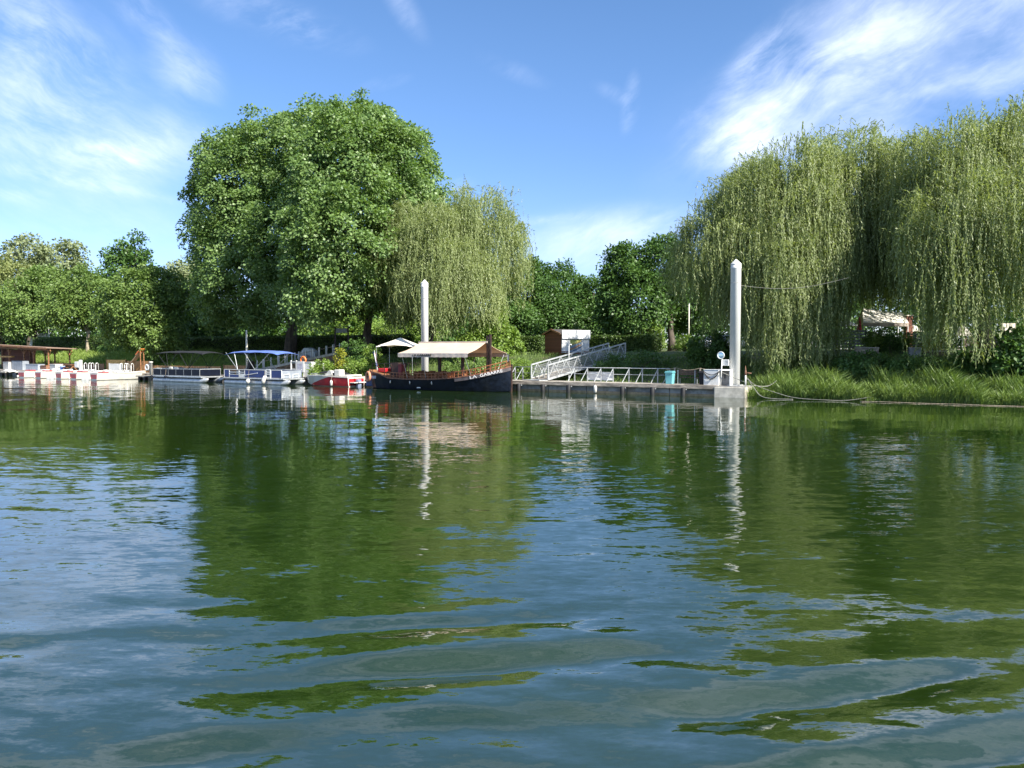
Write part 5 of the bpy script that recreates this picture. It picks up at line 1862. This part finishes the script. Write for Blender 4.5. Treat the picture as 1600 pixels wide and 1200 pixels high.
def blades(name, label, cat, pts, hgt, wid, lean, material, seed, droop=.5):
    rng = np.random.default_rng(seed)
    n = len(pts)
    az_ = rng.uniform(0, 2 * np.pi, n)
    ld = np.stack([np.cos(az_), np.sin(az_), np.zeros(n)], 1)
    ld[:, 0] += .5
    h = hgt * rng.uniform(.55, 1.25, n)
    le = lean * rng.uniform(.3, 1.5, n)
    T1 = ld * le[:, None] + np.array([0, 0, 1.0])
    N1 = rng.normal(size=(n, 3)) + np.array([0, -.4, .4])
    mid = pts + unit(T1) * (h * .55)[:, None]
    T2 = ld * (le + droop)[:, None] + np.array([0, 0, .75])
    P = np.concatenate([pts, mid])
    T = np.concatenate([T1, T2])
    N = np.concatenate([N1, N1])
    l_ = np.concatenate([h * .75, h * .55])
    w_ = np.concatenate([wid * rng.uniform(.7, 1.3, n)] * 2)
    o = leaf_mesh(name, P, T, N, l_, w_, material, None)
    return tag(o, label, cat, kind='stuff')


def scatter(px0, px1, n0, n1, cnt, seed, zz=None, power=1.0):
    rng = np.random.default_rng(seed)
    n = n0 + (n1 - n0) * rng.random(cnt) ** power
    px = rng.uniform(px0, px1, cnt)
    s = np.array([S(a, b) for a, b in zip(px, n)])
    x = s * UX + n * VX
    y = OY + s * UY + n * VY
    z = ground(s, n) if zz is None else np.full(cnt, zz)
    return np.stack([x, y, z], 1)


rng = np.random.default_rng(5)
p = scatter(1168, 1680, -.15, 2.6, 15000, 91, power=1.3)
p[:, 2] = np.maximum(p[:, 2], -.05) - .05
clump = .72 + .35 * np.sin(p[:, 0] * 1.7) * np.sin(p[:, 0] * .63 + 1) + .22 * np.sin(p[:, 0] * 5.1 + 2 * p[:, 1])
blades('reeds', 'tall arching green reeds along the right bank', 'reeds', p, 1.4 * clump, .035, .32, REED, 92, .6)
p = scatter(1168, 1680, 2.2, 9.0, 9000, 93)
blades('bank_grass', 'rough shaded grass on the right bank above the reeds', 'grass', p, .55, .03, .35, REED, 94, .6)
p = scatter(40, 345, 4.0, 13.0, 20000, 95)
blades('meadow_grass', 'tall sunlit meadow grass on the left bank', 'grass', p, .75 + .25 * np.sin(p[:, 0] * .8), .05, .35, GRASS, 96, .6)
p = scatter(300, 600, 3.4, 10.5, 11000, 97)
blades('verge_grass', 'grass on the slope around the ramp and behind the blue canopy boat', 'grass', p, .45, .035, .35, GRASS, 98, .6)
p = scatter(600, 1170, 3.0, 12.0, 14000, 99)
blades('slope_grass', 'shaded grass slope behind the pier and under the gangway', 'grass', p, .38, .03, .35, REED, 100, .6)

# ================================================================== TERRACE behind the right willows
def px_thing(name, label, cat, px, D, rz=0.0, group=None, z=None):
    p = gpt(px, D)
    return thing(name, label, cat, (p.x, p.y, p.z if z is None else z), rz, group)


def mpx(D):
    return D / F


tent = px_thing('white_tent', 'white pitched tent roof on poles glimpsed under the willow curtain', 'tent', 1376, 62, R(-14))
zt_ = at(1376, 482, 62).z - tent.location.z
ze_ = at(1376, 505, 62).z - tent.location.z
w_ = 1.65
mb = MB()
mb.grid([[(-w_ + .0, -1.6, ze_), (w_, -1.6, ze_ - .05)], [(-w_ + .25, 0, zt_), (w_ - .1, 0, zt_ - .35)], [(-w_, 1.6, ze_), (w_, 1.6, ze_)]], .03)
mb.build('roof_sheet', mat('tent_canvas', (.72, .68, .60), .7, .06, 1.0), tent)
MB().grid([[(-w_, -1.62, ze_ + .0), (w_, -1.62, ze_ - .05)], [(-w_, -1.63, ze_ - .3), (w_, -1.63, ze_ - .32)]]).build('valance', VAL, tent)
for x in (-w_ + .05, -.3, w_ - .05):
    for y in (-1.55, 1.55):
        MB().tube([(x, y, 0), (x, y, ze_ - .02)], .04, 7).build('pole', WHITE, tent)


def parasol(label, px, D, py_top, r, h, material, closed=False):
    t = px_thing('parasol', label, 'parasol', px, D)
    zt_ = at(px, py_top, D).z - t.location.z
    MB().tube([(0, 0, 0), (0, 0, zt_)], .03, 7).build('pole', ALU, t)
    if closed:
        MB().lathe([(.16, zt_ - 1.25), (.19, zt_ - 1.1), (.12, zt_ - .5), (.05, zt_ - .05), (.0, zt_)], 10).build('folded_canopy', material, t)
    else:
        mb = MB()
        k = 16
        vs = [(0, 0, zt_)] + [(r * .55 * math.cos(2 * math.pi * i / k), r * .55 * math.sin(2 * math.pi * i / k), zt_ - h * .42) for i in range(k)] + [(r * math.cos(2 * math.pi * i / k), r * math.sin(2 * math.pi * i / k), zt_ - h - .05 * (i % 2)) for i in range(k)]
        fs = [(0, 1 + i, 1 + (i + 1) % k) for i in range(k)] + [(1 + i, 1 + k + i, 1 + k + (i + 1) % k, 1 + (i + 1) % k) for i in range(k)]
        mb.add(vs, fs).build('canopy', material, t)
        MB().lathe([(.06, zt_ + .003), (.06, zt_ + .08), (.0, zt_ + .12)], 8).build('finial', ALU, t)
    MB().lathe([(.3, 0), (.3, .08), (.06, .12)], 12).build('foot', CONC, t)
    return t


parasol('closed red parasol left of the white tent', 1342, 60, 494, .2, 1.0, mat('red_cloth', (.52, .03, .045), .8, .15, 3.0), True)
parasol('open white parasol left of the closed red parasol', 1320, 66, 500, 1.1, .5, CREAM)
parasol('open white parasol behind the strands right of the brick red post', 1424, 63, 507, .9, .55, CREAM)
parasol('low white parasol near the yellow flowering bush', 1469, 58, 513, .8, .5, CREAM)
parasol('white parasol half hidden beside the wooden picket fence', 1503, 60, 508, .7, .8, CREAM)
sc_ = px_thing('sheet_screen', 'white sheet screen at the right edge beside the tallest willow trunk', 'screen', 1575, 56, R(-10))
hs_ = at(1575, 505, 56).z - sc_.location.z
MB().grid([[(-.42 + .84 * j / 6, .03 * math.sin(j * 1.5 + i), .3 + (hs_ - .3) * i / 4) for j in range(7)] for i in range(5)], .02).build('sheet', CREAM, sc_)
for x in (-.46, .46):
    MB().bar((x, .05, 0), (x, .05, hs_), .05).build('post', OLDW, sc_)
bp = px_thing('brick_post', 'brick red post standing between the white tent and the white parasol', 'post', 1418, 61)
hb_ = at(1418, 494, 61).z - bp.location.z
MB().box(-.25, .25, -.25, .25, 0, hb_).build('shaft', mat('brick_red', (.22, .085, .055), .85, .3, 6.0, bump=.4), bp)
MB().box(-.28, .28, -.28, .28, hb_ + .003, hb_ + .08).build('cap', CONC, bp)
for lab, p0, p1, D, t0, t1 in (('grey horizontal slat fence left of the terrace bushes', 1302, 1352, 57, 514, 546), ('grey horizontal slat fence right of the terrace bushes', 1417, 1442, 56.5, 519, 543)):
    a, b = gpt(p0, D + 1), gpt(p1, D - .5)
    t = thing('slat_screen', lab, 'fence', (a.x, a.y, a.z), math.atan2(b.y - a.y, b.x - a.x), 'grey terrace fences')
    ln = (Vector((b.x, b.y, 0)) - Vector((a.x, a.y, 0))).length
    hh = at(p0, t0, D).z - a.z
    mb = MB()
    nsl = 7
    for i in range(nsl):
        z = .15 + (hh - .15) * i / nsl
        mb.box(0, ln, -.02, .02, z, z + (hh - .15) / nsl * .62)
    mb.build('slat_panel', SLATG, t)
    for x in (0, ln / 2, ln):
        MB().box(x - .05, x + .05, .022, .1, 0, hh + .05).build('post', mat('dark_grey_post', (.10, .105, .11), .6, .2, 4.0), t)


def planter(label, px, D, py0, py1, w, material):
    t = px_thing('planter', label, 'planter', px, D, R(-20))
    z1 = at(px, py0, D).z - t.location.z
    z0 = at(px, py1, D).z - t.location.z
    MB().box(-w / 2, w / 2, -.3, .3, min(0, z0) - .2, z1).build('box', material, t, bevel=.02)
    MB().box(-w / 2 + .05, w / 2 - .05, -.25, .25, z1 + .003, z1 + .03).build('soil', mat('soil', (.05, .035, .025), .95, .3, 5.0), t)
    MB().box(-w / 2 - .03, w / 2 + .03, -.335, -.303, z1 - .06, z1 + .02).build('rim', CONC, t)


planter('long brown timber planter below the rounded bush', 1354, 54, 543, 553, 1.5, OLDW)
planter('grey cube planter below the small yellow green bush', 1429, 53.5, 543, 556, .75, mat('fibre_cement', (.34, .35, .37), .8, .12, 3.0))
planter('low dark planter beside the hanging willow strands', 1463, 53, 548, 556, 1.3, mat('dark_planter', (.16, .12, .08), .8, .2, 3.0))
a, b = gpt(1507, 55), gpt(1541, 52.5)
t = thing('picket_fence', 'wooden stake fence left of the tallest willow trunk', 'fence', (a.x, a.y, a.z), math.atan2(b.y - a.y, b.x - a.x))
ln = math.hypot(b.x - a.x, b.y - a.y)
for i in range(14):
    x = ln * i / 13
    MB().bar((x, 0, -.1), (x + .02 * math.sin(i * 3), 0, .95 + .18 * math.sin(i * 1.9) + .4 * i / 13), .055).build('stake', mat('chestnut_stake', (.34, .24, .17), .85, .3, 5.0), t)
MB().tube([(0, -.05, .35), (ln, -.05, .35)], .012, 4).tube([(0, -.05, .8), (ln, -.05, .85)], .012, 4).build('wire', GALV, t)

# ---- odds and ends on the far bank
gb = px_thing('garden_building', 'small beige rendered garden building with a tiled cap above the right hedge', 'building', 986, 84, R(20))
hg = at(986, 512, 84).z - gb.location.z
MB().box(-.55, .55, -.5, .5, 0, hg).build('wall', STONE, gb)
mb = MB()
mb.add([(-.8, -.7, hg + .002), (.8, -.7, hg + .002), (.8, .7, hg + .002), (-.8, .7, hg + .002), (-.15, -.1, hg + .62), (.15, -.1, hg + .62), (.15, .1, hg + .62), (-.15, .1, hg + .62)], [(0, 3, 2, 1), (4, 5, 6, 7), (0, 1, 5, 4), (1, 2, 6, 5), (2, 3, 7, 6), (3, 0, 4, 7)])
mb.build('roof', mat('clay_tile', (.32, .15, .09), .85, .3, 8.0, bump=.5), gb)
MB().box(.551, .60, -.2, .2, hg - .7, hg - .2).build('window', BLACK, gb)
for lab, px, D, t0, r in (('tall thin cream pole between the walnut tree and the right pile', 1076, 73, 475, .06), ('short thin post left of the walnut trunk', 1033, 73.5, 514, .035), ('thin grey lamp pole above the left hedge', 77, 116, 514, .05)):
    t = px_thing('pole', lab, 'pole', px, D)
    hp = at(px, t0, D).z - t.location.z
    MB().tube([(0, 0, -.3), (0, 0, hp)], r, 8).build('shaft', mat('cream_paint', (.66, .62, .50), .5, .08, 2.0), t, smooth=True)
    MB().lathe([(r * 1.3, hp + .002), (r * 1.3, hp + .05), (.0, hp + .08)], 8).build('cap', GALV, t)
vn = px_thing('camper_van', 'white van roof showing over the left hedge', 'van', 66, 121, R(15))
hv = at(66, 521, 121).z - vn.location.z
MB().hexa([(-1.6, -.95, .4), (2.6, -.95, .4), (2.6, .95, .4), (-1.6, .95, .4), (-1.2, -.85, hv), (.6, -.85, hv), (.6, .85, hv), (-1.2, .85, hv)]).build('body', WHITE, vn, bevel=.08)
MB().hexa([(.72, -.80, 1.35), (1.55, -.80, 1.0), (1.55, .80, 1.0), (.72, .80, 1.35), (.74, -.8, 1.40), (1.56, -.8, 1.05), (1.56, .8, 1.05), (.74, .8, 1.40)]).build('windscreen', BLACK, vn)
for x in (-.9, 1.7):
    for y in (-.97, .97):
        MB().torus((x, y, .36), .25, .11, 'y', 16, 8).build('wheel', BLACK, vn, smooth=True)
wb = px_thing('parked_car', 'pale car half hidden in the shade behind the right pile', 'car', 1126, 70, R(10))
MB().hexa([(-2, -.8, .35), (2, -.8, .35), (2, .8, .35), (-2, .8, .35), (-1.95, -.78, .95), (1.95, -.78, .95), (1.95, .78, .95), (-1.95, .78, .95)]).build('body', WHITE, wb, bevel=.12)
MB().hexa([(-1.4, -.72, .953), (1.0, -.72, .953), (1.0, .72, .953), (-1.4, .72, .953), (-.9, -.6, 1.45), (.5, -.6, 1.45), (.5, .6, 1.45), (-.9, .6, 1.45)]).build('cabin', GREYB, wb, bevel=.06)
for x in (-1.2, 1.25):
    for y in (-.78, .78):
        MB().torus((x, y, .32), .22, .1, 'y', 16, 8).build('wheel', BLACK, wb, smooth=True)


# ---- two people at the head of the ramp, by the notice board
def skinned(name, joints, edges, radii, material, parent):
    me = bpy.data.meshes.new(name)
    me.from_pydata(joints, edges, [])
    ob_ = bpy.data.objects.new(name, me)
    C.objects.link(ob_)
    ob_.modifiers.new('skin', 'SKIN').use_smooth_shade = True
    for i, r_ in enumerate(radii):
        v_ = me.skin_vertices[0].data[i]
        v_.radius = (r_, r_) if not isinstance(r_, tuple) else r_
        v_.use_root = i == 0
    sub = ob_.modifiers.new('sub', 'SUBSURF')
    sub.levels = sub.render_levels = 1
    bpy.context.view_layer.update()
    m2 = bpy.data.meshes.new_from_object(ob_.evaluated_get(bpy.context.evaluated_depsgraph_get()))
    bpy.data.objects.remove(ob_)
    m2.materials.clear()
    return link(name, m2, material, parent)


SKIN = mat('skin', (.42, .26, .18), .6, .08, 4.0)


def person(label, px, D, rz, shirt, trousers, hair):
    t = px_thing('person', label, 'person', px, D, rz)
    J = [(0, 0, .92), (0, 0, 1.12), (0, -.01, 1.36), (0, -.01, 1.47), (0, -.02, 1.58), (0, -.015, 1.68)]
    Ed = [(0, 1), (1, 2), (2, 3), (3, 4), (4, 5)]
    Rr = [(.15, .11), (.14, .10), (.17, .10), .05, (.08, .095), (.07, .085)]
    for sg in (-1, 1):
        b = len(J)
        J += [(sg * .19, 0, 1.38), (sg * .25, .02, 1.12), (sg * .24, -.12, .92), (sg * .235, -.17, .84)]
        Ed += [(2, b), (b, b + 1), (b + 1, b + 2), (b + 2, b + 3)]
        Rr += [.055, .045, .035, (.03, .02)]
        h_ = b + 3
        for k, (dx, ln_) in enumerate(((-.03, .085), (-.01, .095), (.01, .09), (.03, .075))):
            q = len(J)
            J += [(J[h_][0] + dx, J[h_][1] - .02, J[h_][2] - .04), (J[h_][0] + dx, J[h_][1] - .015 + .02, J[h_][2] - .04 - ln_)]
            Ed += [(h_, q), (q, q + 1)]
            Rr += [.009, .007]
        q = len(J)
        J += [(J[h_][0] - sg * .045, J[h_][1] - .03, J[h_][2] - .02)]
        Ed += [(h_, q)]
        Rr += [.010]
        b = len(J)
        J += [(sg * .09, 0, .86), (sg * .10, -.01, .48), (sg * .10, .02, .09), (sg * .11, -.14, .04)]
        Ed += [(0, b), (b, b + 1), (b + 1, b + 2), (b + 2, b + 3)]
        Rr += [.085, .06, .04, (.04, .03)]
    skinned('body', J, Ed, Rr, SKIN, t)
    skinned('shirt', [(0, 0, .90), (0, 0, 1.12), (0, -.01, 1.34), (0, -.01, 1.43), (-.2, 0, 1.385), (-.255, .02, 1.18), (.2, 0, 1.385), (.255, .02, 1.18)], [(0, 1), (1, 2), (2, 3), (2, 4), (4, 5), (2, 6), (6, 7)],
            [(.165, .125), (.155, .115), (.18, .115), (.07, .065), .07, .06, .07, .06], shirt, t)
    skinned('trousers', [(0, 0, .95), (-.09, 0, .84), (-.10, -.01, .48), (-.10, .02, .10), (.09, 0, .84), (.10, -.01, .48), (.10, .02, .10)], [(0, 1), (1, 2), (2, 3), (0, 4), (4, 5), (5, 6)],
            [(.165, .125), .105, .075, .06, .105, .075, .06], trousers, t)
    skinned('hair', [(0, .02, 1.74), (0, .055, 1.66), (0, .06, 1.56)], [(0, 1), (1, 2)], [(.075, .075), (.078, .06), (.06, .04)], hair, t)
    return t


JEAN = mat('blue_denim', (.05, .07, .13), .85, .15, 5.0)
person('person in a grey blue shirt and jeans standing under the notice board', 537, 78.5, R(15), mat('grey_blue_shirt', (.20, .22, .28), .85, .1, 4.0), JEAN, mat('brown_hair', (.09, .05, .03), .7, .2, 5.0))
person('person in a dark blue top standing right of the notice board', 547, 79.5, R(-20), mat('dark_blue_top', (.06, .09, .15), .85, .1, 4.0), JEAN, mat('brown_hair', (.09, .05, .03), .7, .2, 5.0))
